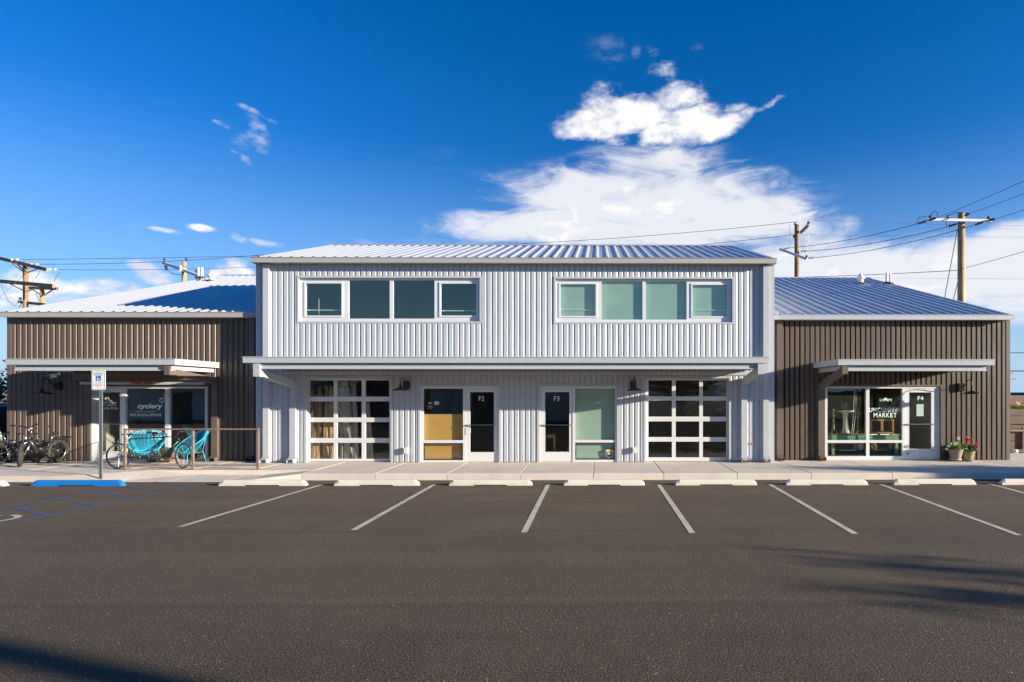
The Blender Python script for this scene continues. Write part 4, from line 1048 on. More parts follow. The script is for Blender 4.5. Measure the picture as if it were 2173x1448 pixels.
st('PLATE or PLACARD', zt - .310, .016, .25, M['sign_green']); st('REQUIRED', zt - .335, .015, .13, M['sign_green'])
mb = MB()
for dz_, w2 in ((.372, .24), (.392, .19), (.412, .13)):
    x = sxc - w2 / 2
    while x < sxc + w2 / 2 - .01:
        L_ = rnd.uniform(.014, .036); mb.box(x, min(x + L_, sxc + w2 / 2), sy - .0145, sy - .0135, zt - dz_ - .004, zt - dz_ + .004); x += L_ + .007
mb.build('fine_print', M['sign_red'], pl)
MB().lathe([(0, .004), (.009, .002), (.009, 0)], (sxc, sy - .013, zt - .035), 8, axis=(0, -1, 0)).lathe([(0, .004), (.009, .002), (.009, 0)], (sxc, sy - .013, zb + .035), 8, axis=(0, -1, 0)).build('bolts', M['galv'], pl)

# ------------------------------------------------------------------ rusty rail
rx = [XX(265.5, 15.40), XX(409.5, 15.40), XX(547.5, 15.40)]
t = thing('handrail', (rx[1], 15.4, FL), 'rusty square steel guard rail in front of the tandem bicycle', 'railing')
ztp = ZZ(911, 15.4, 400); zbt = ZZ(987.5, 15.4, 400)
for x in rx:
    p = MB().box(x - .025, x + .025, 15.375, 15.425, FL, ztp - .02).build('post', M['rust'], t)
    MB().box(x - .08, x + .08, 15.34, 15.46, FL + .001, FL + .013).build('base_plate', M['rust'], p)
MB().box(rx[0] - .025, rx[2] + .025, 15.375, 15.425, ztp - .02, ztp + .02).build('top_rail', M['rust'], t)
for a, b in zip(rx, rx[1:]): MB().box(a + .026, b - .026, 15.385, 15.415, zbt - .016, zbt + .016).build('bottom_rail', M['rust'], t)

# ------------------------------------------------------------------ bicycles
def wheel(t, c, r, tr, yaw=0, tyre='rubber', rim='chrome', spokes=24, hub=.02):
    """wheel in the local xz plane turned by yaw about z, centre c"""
    ca, sa = cos(yaw), sin(yaw); c = Vector(c)
    def pt(a, rr, off=0): return c + Vector((cos(a) * rr * ca - off * sa, cos(a) * rr * sa + off * ca, sin(a) * rr))
    w = MB().tube([pt(2 * pi * i / 36, r - tr) for i in range(36)], tr, 8, True).build('tyre', M[tyre], t, True, True)
    MB().tube([pt(2 * pi * i / 36, r - 2 * tr - .004) for i in range(36)], .009, 6, True).build('rim', M[rim], w, True, True)
    mb = MB()
    for i in range(spokes):
        a = 2 * pi * i / spokes; mb.tube([pt(a, .02, hub * (1 if i % 2 else -1)), pt(a + (.25 if i % 4 < 2 else -.25), r - 2 * tr - .004)], .0016, 3, caps=False)
    o = mb.build('spokes', M['chrome'], w, False, True); o['kind'] = 'stuff'
    MB().tube([pt(0, 0, -.05), pt(0, 0, .05)], .018, 8).build('hub', M['chrome'], w, True, True)
    return w
def crank(t, c, r=.09, ang=0.3, m='chrome', L=.165):
    c = Vector(c)
    w = MB().tube([c + Vector((cos(a) * r, .035, sin(a) * r)) for a in [2 * pi * i / 20 for i in range(20)]], .006, 4, True)
    for k in range(5):
        a = 2 * pi * k / 5; w.bar(c + Vector((0, .035, 0)), c + Vector((cos(a) * r, .035, sin(a) * r)), .006, .012, (0, 1, 0))
    o = w.build('chainring', M[m], t, False, True)
    for s_ in (1, -1):
        e = c + Vector((cos(ang) * L * s_, .06 * -s_, sin(ang) * L * s_))
        k = MB().bar(c + Vector((0, .055 * -s_, 0)), e, .014, .02, (0, 1, 0)); k.build('crank_arm', M['chrome'], t, False, True)
        MB().box(e.x - .045, e.x + .045, e.y + (0 if s_ < 0 else -.09), e.y + (.09 if s_ < 0 else 0), e.z - .012, e.z + .012).build('pedal', M['black'], t, False, True)
def saddle(t, p, m='black'):
    x, y, z = p; prof = []
    mb = MB(); k = 9
    for i, (dx, w, h) in enumerate(((-.13, .055, .0), (-.11, .075, .012), (-.06, .07, .016), (.0, .04, .01), (.07, .022, .006), (.13, .018, .002), (.145, .006, -.006))):
        for j in range(8):
            a = 2 * pi * j / 8; mb.v.append((x + dx, y + cos(a) * w, z + h + sin(a) * .022))
    for i in range(6):
        for j in range(8): j2 = (j + 1) % 8; mb.f.append((8 * i + j, 8 * i + j2, 8 * i + 8 + j2, 8 * i + 8 + j))
    mb.f.append(tuple(range(8))[::-1]); mb.f.append(tuple(48 + j for j in range(8)))
    mb.build('saddle', M[m], t, True, True)
def drop_bar(mb, c, w=.21):
    cx, cy, cz = c
    for s_ in (1, -1):
        mb.tube([(cx, cy, cz), (cx, cy + s_ * w * .8, cz), (cx + .03, cy + s_ * w, cz), (cx + .09, cy + s_ * w, cz - .01), (cx + .11, cy + s_ * w, cz - .06), (cx + .07, cy + s_ * w, cz - .11), (cx - .02, cy + s_ * w, cz - .13)], .014, 6)
def place(t, loc, rz, lean=0.0):
    t.location = loc; t.rotation_euler = (lean, 0, rz)

# tandem, facing +x
td = thing('tandem_bicycle', (0, 0, 0), 'dark green tandem bicycle with drop handlebars behind the rusty rail', 'bicycle')
r = .345; rw, fw = (0, 0, r), (1.72, 0, r)
wheel(td, rw, r, .017); wheel(td, fw, r, .017, yaw=R(-24))
bb1, bb2 = (.44, 0, .28), (1.13, 0, .28); st1, st2 = (.27, 0, .80), (.90, 0, .84); hd0, hd1 = (1.60, 0, .70), (1.55, 0, .90)
fm = MB()
fm.tube([bb1, st1], .015, 8); fm.tube([bb1, bb2], .02, 8); fm.tube([st1, st2], .015, 8); fm.tube([st2, (1.56, 0, .87)], .015, 8)
fm.tube([bb2, hd0], .018, 8); fm.tube([hd0, hd1], .019, 8)
for s_ in (.045, -.045): fm.tube([bb1, (.30, s_, .30), (0, s_ * 1.3, r)], .009, 6); fm.tube([st1, (.2, s_, .70), (0, s_ * 1.3, r)], .008, 6)
fm.build('frame', M['black_frame'], td, True, True)
MB().tube([bb2, st2], .016, 8).tube([(bb2[0] + .02, 0, bb2[2] + .02), (1.56, 0, .74)], .0185, 8).tube([bb1, (.30, 0, .72)], .0165, 8).build('green_tubes', M['green_frame'], td, True, True)
fk = MB()
for s_ in (.05, -.05): fk.tube([hd0, (1.62, s_, .66), (1.68, s_, .45), (1.72, s_, r)], .010, 6)
fk.build('fork', M['green_frame'], td, True, True)
hb = MB().tube([(1.55, 0, .90), (1.53, 0, .98), (1.60, 0, 1.0)], .013, 6); drop_bar(hb, (1.60, 0, 1.0)); hb.build('handlebar', M['black'], td, True, True)
hb = MB().tube([st2, (.88, 0, .92), (.99, 0, .95)], .013, 6); drop_bar(hb, (.99, 0, .95)); hb.build('handlebar', M['black'], td, True, True)
MB().tube([st2, (.885, 0, .95)], .014, 8).build('seat_post', M['chrome'], td, True, True); saddle(td, (.88, 0, .97))
MB().tube([st1, (.235, 0, .90)], .014, 8).build('seat_post', M['chrome'], td, True, True); saddle(td, (.22, 0, .92), 'leather')
crank(td, bb1, .10, .35); crank(td, bb2, .06, .1, 'stool')
MB().tube([(.44, .035, .33), (1.13, .035, .33)], .004, 4).tube([(.44, .035, .22), (1.13, .035, .22)], .004, 4).tube([(0, .035, .37), (.44, .035, .37)], .004, 4).tube([(0, .035, .29), (.44, .035, .19)], .004, 4).build('chain', M['black'], td, False, True)
MB().lathe([(.015, -.02), (.05, -.015), (.03, .02), (.012, .03)], (0, .03, r), 12, axis=(0, 1, 0)).build('sprocket', M['boot'], td, False, True)
x0t, y0t = XX(251, 15.62), 15.62
place(td, (x0t, y0t, FL + .004), R(1.5), R(-3))

def step_bike(label, m_frame, fat=.05, steer=0.0, r=.34, light=True, rack=True, cat='bicycle'):
    t = thing('bicycle', (0, 0, 0), label, cat, 'bicycles parked by the left brown wall')
    wb = 1.08
    wheel(t, (0, 0, r), r, fat); wheel(t, (wb, 0, r), r, fat, yaw=steer)
    bb = (.40, 0, .33); st_ = (.25, 0, .62); hd0, hd1 = (.90, 0, .66), (.85, 0, .92)
    f = MB(); f.tube([hd0, hd1], .028, 8); f.tube([(.88, 0, .74), (.66, 0, .45), bb], .045, 10); f.tube([bb, st_], .022, 8); f.tube([(.27, 0, .52), (.62, 0, .44)], .02, 6)
    for s_ in (.065, -.065): f.tube([bb, (.2, s_, .34), (0, s_, r)], .013, 6); f.tube([st_, (.13, s_, .52), (0, s_, r)], .011, 6)
    f.build('frame', M[m_frame], t, True, True)
    ca, sa = cos(steer), sin(steer)
    def sr(x, y, z):    # rotate about the steering axis
        ax = .87; return (ax + (x - ax) * ca - y * sa, (x - ax) * sa + y * ca, z)
    fk = MB()
    c = (.87 + (wb - .87), 0)
    for s_ in (.07, -.07): fk.tube([(.90, 0, .68), (.905 + -s_ * sa * .9, s_ * ca * .9, .66), (wb - s_ * sa, s_ * ca, r)], .016, 6)
    fk.tube([hd1, (.835, 0, 1.0)], .018, 8)
    fk.build('fork', M['chrome' if m_frame == 'black_frame' else 'black'], t, True, True)
    hb = MB()
    for s_ in (1, -1): hb.tube([sr(.83, 0, 1.02), sr(.85, s_ * .06, 1.04), sr(.83, s_ * .17, 1.10), sr(.78, s_ * .33, 1.12), sr(.74, s_ * .38, 1.12)], .013, 6)
    hb.build('handlebar', M['black'], t, True, True)
    gp = MB()
    for s_ in (1, -1): gp.tube([sr(.79, s_ * .27, 1.125), sr(.73, s_ * .40, 1.12)], .019, 8)
    gp.build('grips', M['black'], t, True, True)
    MB().tube([st_, (.20, 0, .86)], .015, 8).build('seat_post', M['chrome'], t, True, True); saddle(t, (.19, 0, .885))
    crank(t, bb, .07, 1.1, 'black')
    fd = MB().tube([(0 + cos(R(a)) * (r + .035), 0, r + sin(R(a)) * (r + .035)) for a in range(20, 190, 17)], .03, 5); fd.build('mudguard', M['black_frame'], t, True, True)
    MB().lathe([(.02, -.06), (.10, -.05), (.10, .05), (.02, .06)], (0, 0, r), 16, axis=(0, 1, 0)).build('hub_motor', M['black'], t, True, True)
    if rack:
        k = MB()
        for s_ in (.09, -.09): k.tube([(.18, s_, .74), (-.35, s_, .76)], .009, 5); k.tube([(-.05, s_, .75), (0, s_, r)], .007, 5); k.tube([(-.28, s_, .755), (-.02, s_, r + .05)], .007, 5)
        for i in range(5): k.tube([(.15 - i * .12, -.09, .745), (.15 - i * .12, .09, .745)], .007, 5)
        k.build('rear_rack', M['black'], t, True, True)
    if light:
        MB().lathe([(.0, .0), (.03, .0), (.045, .04), (.04, .05)], (.93, 0, .80), 12, axis=(1, 0, 0)).build('headlight', M['black'], t, True, True)
        MB().lathe([(.0, .056), (.038, .05)], (.93, 0, .80), 12, axis=(1, 0, 0)).build('headlight_lens', M['sign_white'], t, True, True)
        MB().lathe([(0, .02), (.035, .012), (.035, 0), (0, 0)], (.86, 0, 1.06), 12, axis=(.3, 0, 1)).build('display', M['porcelain'], t, True, True)
    MB().tube([(.38, .05, .28), (.30, .16, .02)], .008, 5).build('kickstand', M['black'], t, True, True)
    return t
eb = step_bike('black fat-tyred electric bicycle facing the lot beside the brown wall', 'black_frame', .046, R(42)); place(eb, (-16.1, 17.08, FL + .004), R(-91), R(-5))
gb = step_bike('mint green bicycle with orange bag nearest the left edge of the photo', 'mint_frame', .03, R(-20), .34, False); place(gb, (-17.95, 16.1, FL + .004), R(68), R(4))
MB().box(-.02, .16, -.12, -.02, .55, .72).build('pannier', M['orange'], gb, False, True)
MB().box(.3, .42, -.12, -.07, .08, .3).build('yellow_bag', M['shield_y'], gb, False, True)
kb = step_bike('dark bicycle parked nose to the wall between mint and fat-tyred bicycles', 'black_frame', .028, R(10), .34, False); place(kb, (-16.95, 16.2, FL + .004), R(82), R(-4))
# hoop bike rack
t = thing('bike_rack', (-17, 16.9, FL), 'black wave bike rack of upright hoops behind the parked bicycles', 'bike rack')
for i in range(5):
    x = -18.05 + i * .46
    MB().tube([(x, 16.95, FL), (x, 16.95, FL + .80)] + [(x + .08 - .08 * cos(R(a)), 16.95, FL + .80 + .08 * sin(R(a))) for a in (30, 60, 90, 120, 150)] + [(x + .16, 16.95, FL + .80), (x + .16, 16.95, FL)], .017, 8).build('hoop', M['black'], t, True)
MB().box(-18.2, -16.0, 16.92, 16.98, FL, FL + .02).build('base_bar', M['black'], t)

# ------------------------------------------------------------------ turquoise cord chairs
def chair():
    t = thing('garden_chair', (0, 0, 0), '', 'chair', 'turquoise cord chairs outside the cyclery')
    tilt = R(38)
    def ring(a, rx, ry, cz, back):    # point on the tilted oval
        x, y = cos(a) * rx, sin(a) * ry
        return Vector((x, y * cos(tilt) + back, cz + y * sin(tilt)))
    outer = [ring(2 * pi * i / 40, .40, .46, .62, .02) for i in range(40)]
    inner = [Vector((cos(2 * pi * i / 40) * .17, sin(2 * pi * i / 40) * .13 - .02, .33 + sin(2 * pi * i / 40) * .03)) for i in range(40)]
    MB().tube(outer, .012, 6, True).build('outer_ring', M['teal'], t, True, True)
    MB().tube(inner, .010, 6, True).build('seat_ring', M['teal'], t, True, True)
    mb = MB()
    for i in range(80):
        a = i / 80 * 40; p = outer[int(a)].lerp(outer[(int(a) + 1) % 40], a % 1); q = inner[int(a)].lerp(inner[(int(a) + 1) % 40], a % 1)
        md = p.lerp(q, .55) + Vector((0, .0, -.05)); mb.tube([p, md, q], .0052, 3, caps=False)
    for i in range(14):
        x = -.15 + .3 * i / 13; w = .13 * sqrt(max(0, 1 - (x / .17) ** 2)); mb.tube([(x, -.02 - w, .33), (x, -.02 + w, .33)], .005, 3, caps=False)
    o = mb.build('cords', M['teal'], t, False, True); o['kind'] = 'stuff'
    for x, y, z1 in ((-.30, -.22, .46), (.30, -.22, .46), (0, .36, .42)):
        MB().tube([(x * .75, y * .75, .34), (x, y, .004)], .011, 6).build('leg', M['teal'], t, True, True)
    MB().tube([(-.24, -.17, .30), (.24, -.17, .30), (0, .27, .30)], .009, 5, True).build('brace', M['teal'], t, True, True)
    for a, b in (((-.24, -.17, .30), outer[22]), ((.24, -.17, .30), outer[38]), ((0, .27, .30), outer[10])): MB().tube([a, b], .009, 5).build('strut', M['teal'], t, True, True)
    return t
c1 = chair(); c1['label'] = 'left of two turquoise cord chairs, in front of the brand lettering'; place(c1, (XX(309, 16.65), 16.65, FL + .003), R(28)); c1.scale = (1.12, 1.12, 1.08)
c2 = dup(c1, (XX(405, 16.65), 16.65, FL + .003), 'right of two turquoise cord chairs, next to the brown downspout', R(-32), (1.12, 1.12, 1.08))
t = thing('storage_chest', (XX(342, 17.2), 17.2, FL), 'low dark wooden chest between the two turquoise chairs', 'chest')
q0, q1 = XX(317, 17.1), XX(365, 17.1)
MB().box(q0, q1, 17.0, 17.36, FL + .04, FL + .38).build('body', M['timber'], t); MB().box(q0 - .02, q1 + .02, 16.98, 17.38, FL + .382, FL + .42).build('lid', M['grey_arm'], t)
for x in (q0, q1 - .05): MB().box(x, x + .05, 17.02, 17.34, FL, FL + .038).build('foot', M['timber'], t)

# ------------------------------------------------------------------ flower pots
def quads(n_, fn, size, m, name, parent, local=True, jit=.5, seed=1):
    rs = np.random.RandomState(seed); P = fn(rs, n_)
    nrm = rs.normal(size=(n_, 3)); nrm /= np.linalg.norm(nrm, axis=1)[:, None]
    t1 = np.cross(nrm, rs.normal(size=(n_, 3))); t1 /= np.linalg.norm(t1, axis=1)[:, None]; t2 = np.cross(nrm, t1)
    s = size * (1 + jit * (rs.rand(n_, 1) - .5)); t1 *= s; t2 *= s * .62
    V = np.stack([P - t1, P - t2 + nrm * s * .15, P + t1, P + t2 + nrm * s * .15], 1).reshape(-1, 3)
    me = bpy.data.meshes.new(name); me.vertices.add(len(V)); me.vertices.foreach_set('co', V.ravel())
    me.loops.add(4 * n_); me.loops.foreach_set('vertex_index', np.arange(4 * n_)); me.polygons.add(n_)
    me.polygons.foreach_set('loop_start', np.arange(0, 4 * n_, 4)); me.polygons.foreach_set('loop_total', np.full(n_, 4))
    me.update(); me.validate(); me.materials.append(m)
    o = bpy.data.objects.new(name, me); COL.objects.link(o); attach(o, parent, local); return o
def blossoms(t, spots, m, r=.042, seed=3):
    for i, (x, y, z, rr) in enumerate(spots):
        quads(46, lambda rs, k: (lambda d: np.array([x, y, z]) + d / np.linalg.norm(d, axis=1)[:, None] * rr * (.75 + .3 * rs.rand(k, 1)))(rs.normal(size=(k, 3))), .020, m, 'flower', t, seed=seed + i)
def stems(t, spots, base):
    mb = MB()
    for x, y, z, rr in spots: mb.tube([(x * .25, y * .25, base), (x * .7, y * .7, (base + z) / 2 + .03), (x, y, z)], .004, 4)
    mb.build('stems', M['leaf_a'], t, False, True)
p1x, p1y = XX(2027, 17.15), 17.13
t = thing('flower_pot', (p1x, p1y, FL + .003), 'pale clay pot of white flowers on a wheeled saucer beside the market door', 'plant pot')
MB().lathe([(.0, .075), (.13, .075), (.135, .08), (.165, .20), (.195, .33), (.205, .35), (.21, .37), (.195, .37), (.18, .345), (0, .345)], (0, 0, 0), 26).build('pot', M['terracotta'], t, True, True)
MB().lathe([(0, .05), (.16, .05), (.165, .07), (.155, .075), (0, .07)], (0, 0, 0), 24).build('saucer', M['stoneware'], t, True, True)
for a in range(4):
    x, y = cos(a * pi / 2 + .7) * .13, sin(a * pi / 2 + .7) * .13; MB().lathe([(0, -.015), (.023, -.012), (.023, .012), (0, .015)], (x, y, .025), 10, axis=(1, 0, 0)).build('castor', M['black'], t, True, True)
MB().lathe([(0, .35), (.18, .35)], (0, 0, 0), 16).build('soil', M['soil'], t, False, True)
def dome(rs, k, c=(0, 0, .42), s=(.25, .20, .11)):
    d = rs.normal(size=(k, 3)); d /= np.linalg.norm(d, axis=1)[:, None]; d *= (.45 + .6 * rs.rand(k, 1)); d[:, 2] = np.abs(d[:, 2]) * 1.0 - .25
    d *= 1 + .25 * np.sin(d[:, :1] * 7 + d[:, 1:2] * 5)
    return np.array(c) + d * np.array(s)
o = quads(760, lambda rs, k: dome(rs, k, (.02, 0, .42), (.27, .22, .17)), .026, M['leaf_a'], 'foliage', t, seed=5); o['kind'] = 'stuff'
sp_ = [(.02, -.1, .70, .045), (-.10, -.16, .55, .05), (-.28, -.10, .48, .05), (-.33, -.1, .38, .035), (-.18, -.05, .52, .03)]
stems(t, sp_, .38); blossoms(t, sp_, M['petal_white'])
o = quads(90, lambda rs, k: dome(rs, k, (-.30, .0, .42), (.13, .1, .14)), .024, M['leaf_b'], 'dark_foliage', t, seed=8); o['kind'] = 'stuff'
p2x, p2y = XX(2051.5, 17.2), 17.16
t = thing('flower_pot', (p2x, p2y, FL + .003), 'green patterned pot of red and pink geraniums right of the white flowers', 'plant pot')
MB().lathe([(.0, .03), (.14, .03), (.15, .05), (.17, .15), (.185, .26), (.20, .28), (.20, .30), (.185, .30), (.17, .27), (0, .27)], (0, 0, 0), 26).build('pot', M['green_pot'], t, True, True)
MB().lathe([(0, .0), (.15, .0), (.18, .02), (.17, .028), (0, .024)], (0, 0, 0), 24).build('saucer', M['terracotta'], t, True, True)
MB().lathe([(0, .275), (.17, .275)], (0, 0, 0), 16).build('soil', M['soil'], t, False, True)
o = quads(420, lambda rs, k: dome(rs, k, (.02, 0, .38), (.22, .18, .20)), .028, M['leaf_b'], 'foliage', t, seed=15); o['kind'] = 'stuff'
sr_ = [(-.08, -.08, .72, .055), (.04, -.06, .68, .05), (-.12, -.16, .55, .055), (-.03, -.02, .64, .035)]
sp2 = [(.20, -.12, .53, .045), (.16, -.16, .43, .05), (.18, -.1, .46, .04)]
stems(t, sr_ + sp2, .3); blossoms(t, sr_, M['petal_red'], seed=30); blossoms(t, sp2[:1] + sp2[2:], M['petal_pink'], seed=50); blossoms(t, sp2[1:2], M['petal_red'], seed=60)

# ------------------------------------------------------------------ market display
Yd = YW + .58
tz = ZZ(919.5, Yd, 1830)
ta, tb = XX(1754, Yd), XX(1900, Yd)
t = thing('display_table', ((ta + tb) / 2, Yd, FL), 'chipped turquoise wooden display table behind the market window', 'table')
MB().box(ta, tb, Yd - .30, Yd + .30, tz - .04, tz).build('table_top', M['timber'], t)
for a, b in ((ta + .05, XX(1790, Yd)), (XX(1812, Yd), XX(1882, Yd))): MB().box(a, b, Yd - .29, Yd - .27, tz - .20, tz - .042).build('drawer_front', M['teal_table'], t)
MB().box(ta + .03, tb - .03, Yd - .267, Yd + .28, tz - .2, tz - .043).build('apron', M['teal_table'], t)
for x in (ta + .06, (ta + tb) / 2, tb - .14):
    for y in (Yd - .28, Yd + .2): MB().box(x, x + .08, y, y + .08, FL, tz - .202).build('leg', M['teal_table'], t)
MB().box(ta + .03, tb - .03, Yd - .2, Yd + .2, FL + .26, FL + .28).build('shelf', M['timber'], t)
def candlestick(px, lb, h=.78):
    x = XX(px, Yd - .1); t = thing('candlestick', (x, Yd - .1, tz + .001), lb, 'candlestick', 'carved candlesticks in the market window')
    MB().lathe([(.0, .13), (.05, .13), (.045, .15), (.03, .17), (.038, .22), (.03, .30), (.036, .40), (.028, .5), (.035, .58), (.03, h - .14), (.09, h - .13), (.085, h - .10), (.03, h - .09), (.028, h - .03), (.018, h), (0, h)], (0, 0, 0), 16).build('stem', M['candle'], t, True, True)
    for a in (90, 210, 330):
        c, s_ = cos(R(a + 15)), sin(R(a + 15)); MB().hexa([(c * .17 - s_ * .03, s_ * .17 + c * .03, 0), (c * .17 + s_ * .03, s_ * .17 - c * .03, 0), (c * .12 + s_ * .03, s_ * .12 - c * .03, 0), (c * .12 - s_ * .03, s_ * .12 + c * .03, 0), (-s_ * .03 + c * .05, c * .03 + s_ * .05, .12), (s_ * .03 + c * .05, -c * .03 + s_ * .05, .12), (s_ * .03, -c * .03, .14), (-s_ * .03, c * .03, .14)]).build('foot', M['candle'], t, False, True)
    return t
candlestick(1768.5, 'carved gilt candlestick at the left end of the market window')
candlestick(1820.5, 'carved gilt candlestick right of the cream pedestal bird bath')
xb = XX(1792.5, Yd)
t = thing('bird_bath', (xb, Yd - .05, tz + .001), 'cream stone pedestal bird bath on the turquoise table', 'bird bath')
MB().lathe([(0, 0), (.14, 0), (.13, .05), (.09, .14), (.075, .25), (.07, .50), (.08, .60), (.085, .64), (0, .64)], (0, 0, 0), 20).build('pedestal', M['stoneware'], t, True, True)
MB().lathe([(.085, .641), (.15, .66), (.27, .70), (.27, .72), (.15, .70), (0, .69)], (0, 0, 0), 24).build('basin', M['stoneware'], t, True, True)
t = thing('wire_wreath', (xb, Yd, tz + .73), 'curly brass wire ornament standing in the bird bath', 'ornament')
mb = MB()
for k in range(7): mb.tube([(cos(a) * .10 * cos(k * .5) + rnd.uniform(-.02, .02), cos(a) * .10 * sin(k * .5), .12 + sin(a) * .11) for a in [2 * pi * i / 14 for i in range(14)]], .006, 4, True)
mb.build('scrolls', M['candle'], t, False, True)
xa, xb2 = XX(1843, Yd - .1), XX(1893, Yd - .1); z0 = tz + .001; z1 = ZZ(889, Yd, 1868)
t = thing('wooden_cabinet', ((xa + xb2) / 2, Yd, tz), 'small orange wooden cabinet with two open frames under the market name', 'cabinet')
k = MB()
for a, b, c, d in minus((xa, xb2, z0, z1), [(xa + .06, xa + (xb2 - xa) * .45, z0 + .06, z1 - .06), (xa + (xb2 - xa) * .55, xb2 - .05, z0 + .06, z1 - .06)]): k.box(a, b, Yd - .22, Yd - .18, c, d)
k.build('front_frame', M['orange_wood'], t)
MB().box(xa, xa + .02, Yd - .179, Yd + .1, z0, z1).box(xb2 - .02, xb2, Yd - .179, Yd + .1, z0, z1).box(xa + .021, xb2 - .021, Yd - .179, Yd + .1, z1 - .02, z1).build('carcass', M['orange_wood'], t)
for px, w_, h_, mm, lb in ((1814, .13, .20, 'terracotta', 'clay jug'), (1826, .2, .26, 'stoneware', 'big cream jar'), (1852, .24, .22, 'orange_wood', 'woven basket'), (1890, .12, .24, 'candle', 'brass lamp base')):
    x = XX(px, Yd - .12)
    t = thing('shelf_ornament', (x, Yd - .12, FL + .282), lb + ' on the lower shelf of the turquoise table', 'ornament')
    MB().lathe([(0, 0), (w_ * .38, 0), (w_ * .5, h_ * .35), (w_ * .45, h_ * .7), (w_ * .3, h_ * .85), (w_ * .36, h_), (w_ * .3, h_), (0, h_ * .8)], (0, 0, 0), 16).build('body', M[mm], t, True, True)
t = thing('rope', (XX(1812, YW + .4), YW + .4, tz), 'thin white strings hanging from the ceiling in the market window', 'string')
MB().tube([(XX(1815, YW + .4), YW + .4, 2.9), (XX(1811, YW + .4), YW + .42, 1.5), (XX(1806, YW + .4), YW + .4, .75)], .008, 4).tube([(XX(1818, YW + .4), YW + .45, 2.9), (XX(1817, YW + .4), YW + .42, 1.7), (XX(1809, YW + .4), YW + .4, .75)], .008, 4).build('strings', M['pvc'], t)

# ------------------------------------------------------------------ boards behind the left garage door
bm = MB().box(-.045, .045, -.01, .01, 0, 2.35).mesh('board', M['board'])
bm2 = MB().box(-.055, .055, -.008, .008, 0, 2.5).mesh('board', M['board_pale'])
tpm = MB().box(-.056, .056, -.012, .012, .0, .22).mesh('tape_wrap', M['tape'])
rb = random.Random(3)
for i in range(15):
    px = 661 + i * 3.1; x = XX(px, YC + .33)
    o = bpy.data.objects.new('board', bm); COL.objects.link(o); o.location = (x, YC + .29 + rb.uniform(0, .08), FL + .003); o.rotation_euler = (R(-6 - rb.uniform(0, 3)), R(rb.uniform(-3, 0)), R(rb.uniform(-20, 20)))
    o.scale = (1, 1, rb.uniform(.82, 1))
    tag(o, f'rough brown board in the left garage column of panes, {ORD[i]} from the left', 'board', 'brown boards leaning inside the left garage door')
for i in range(9):
    px = 716 + i * 4.2; x = XX(px, YC + .36)
    o = bpy.data.objects.new('board', bm2); COL.objects.link(o); o.location = (x + .12, YC + .32 + rb.uniform(0, .08), FL + .003); o.rotation_euler = (R(-7), R(-5 + rb.uniform(-1, 1)), R(rb.uniform(-20, 20)))
    tag(o, f'pale trim board in the middle column of garage panes, {ORD[i]} from the left', 'board', 'pale boards leaning inside the left garage door')
    if i in (1, 2, 5, 6):
        for z in (.45, 1.1): tp = bpy.data.objects.new('tape_wrap', tpm); COL.objects.link(tp); tp.parent = o; tp.location = (0, 0, z + .1 * (i % 2))
for i, px in enumerate((783, 790)):
    o = bpy.data.objects.new('board', bm2); COL.objects.link(o); o.location = (XX(px + 6, YC + .6), YC + .36, FL + .003); o.rotation_euler = (R(-7), R(-7), 0); o.scale = (1, 1, .8)
    tag(o, ('left' if i == 0 else 'right') + ' one of two pale boards behind the right column of left garage panes', 'board', 'lone boards inside the left garage door')
# stool behind F3 door
sx0, sx1 = XX(1155, YC + .7), XX(1180, YC + .7); zt_ = ZZ(922.5, YC + .7)
t = thing('wooden_stool', ((sx0 + sx1) / 2, YC + .7, FL), 'bright pine stool standing behind the glass of the F3 door', 'stool')
MB().box(sx0, sx1, YC + .55, YC + .9, zt_ - .03, zt_).build('seat', M['stool'], t)
for x in (sx0 + .02, sx1 - .07):
    for y in (YC + .57, YC + .83): MB().box(x, x + .05, y, y + .05, FL, zt_ - .031).build('leg', M['stool'], t)
MB().box(sx0 + .03, sx1 - .03, YC + .58, YC + .6, zt_ - .10, zt_ - .032).build('apron', M['stool'], t)
# a bicycle inside the shop
ib = dup(kb, (XX(228, YS + 1.2), YS + 1.2, FL + .003), 'bicycle seen dimly through the glass of the cyclery door', R(25), group='bicycles inside the cyclery')
ib2 = dup(kb, (XX(395, YS + 1.4), YS + 1.5, FL + .003), 'bicycle seen dimly through the right cyclery window', R(-15), group='bicycles inside the cyclery')
ib3 = dup(kb, (XX(310, YS + 1.4), YS + 1.8, FL + .003), 'bicycle seen dimly behind the lettering of the middle cyclery window', R(15), group='bicycles inside the cyclery')

# ------------------------------------------------------------------ utility poles and wires
def pole(px, ptop, Yp, dpx, lb, m, zlow=0.0):
    x, z = A(px, ptop, Yp); r = dpx / FPX * Yp / 2
    t = thing('utility_pole', (x, Yp, 0), lb, 'utility pole')
    MB().tube([(x + .0, Yp, -.02), (x, Yp, z * .5), (x, Yp, z)], [r * 1.25, r * 1.1, r], 14).build('mast', m, t, True)
    return t, x, z, r
def insul(t, p, m='insul', s=1.0):
    MB().lathe([(.02, -.16), (.02, 0), (.09, .0), (.10, .03), (.05, .06), (.08, .08), (.08, .11), (.03, .15), (0, .16)], p, 10).build('insulator', M[m], t, True)
def strain(t, a, b, m='insul', k=4):
    a = Vector(a); b = Vector(b); mb = MB().tube([a, b], .015, 5); d = (b - a).normalized()
    for i in range(k): c = a.lerp(b, .25 + .5 * i / max(1, k - 1)); mb.lathe([(.0, -.02), (.07, -.015), (.07, .01), (0, .02)], c, 8, axis=d)
    mb.build('strain_insulator', M[m], t)
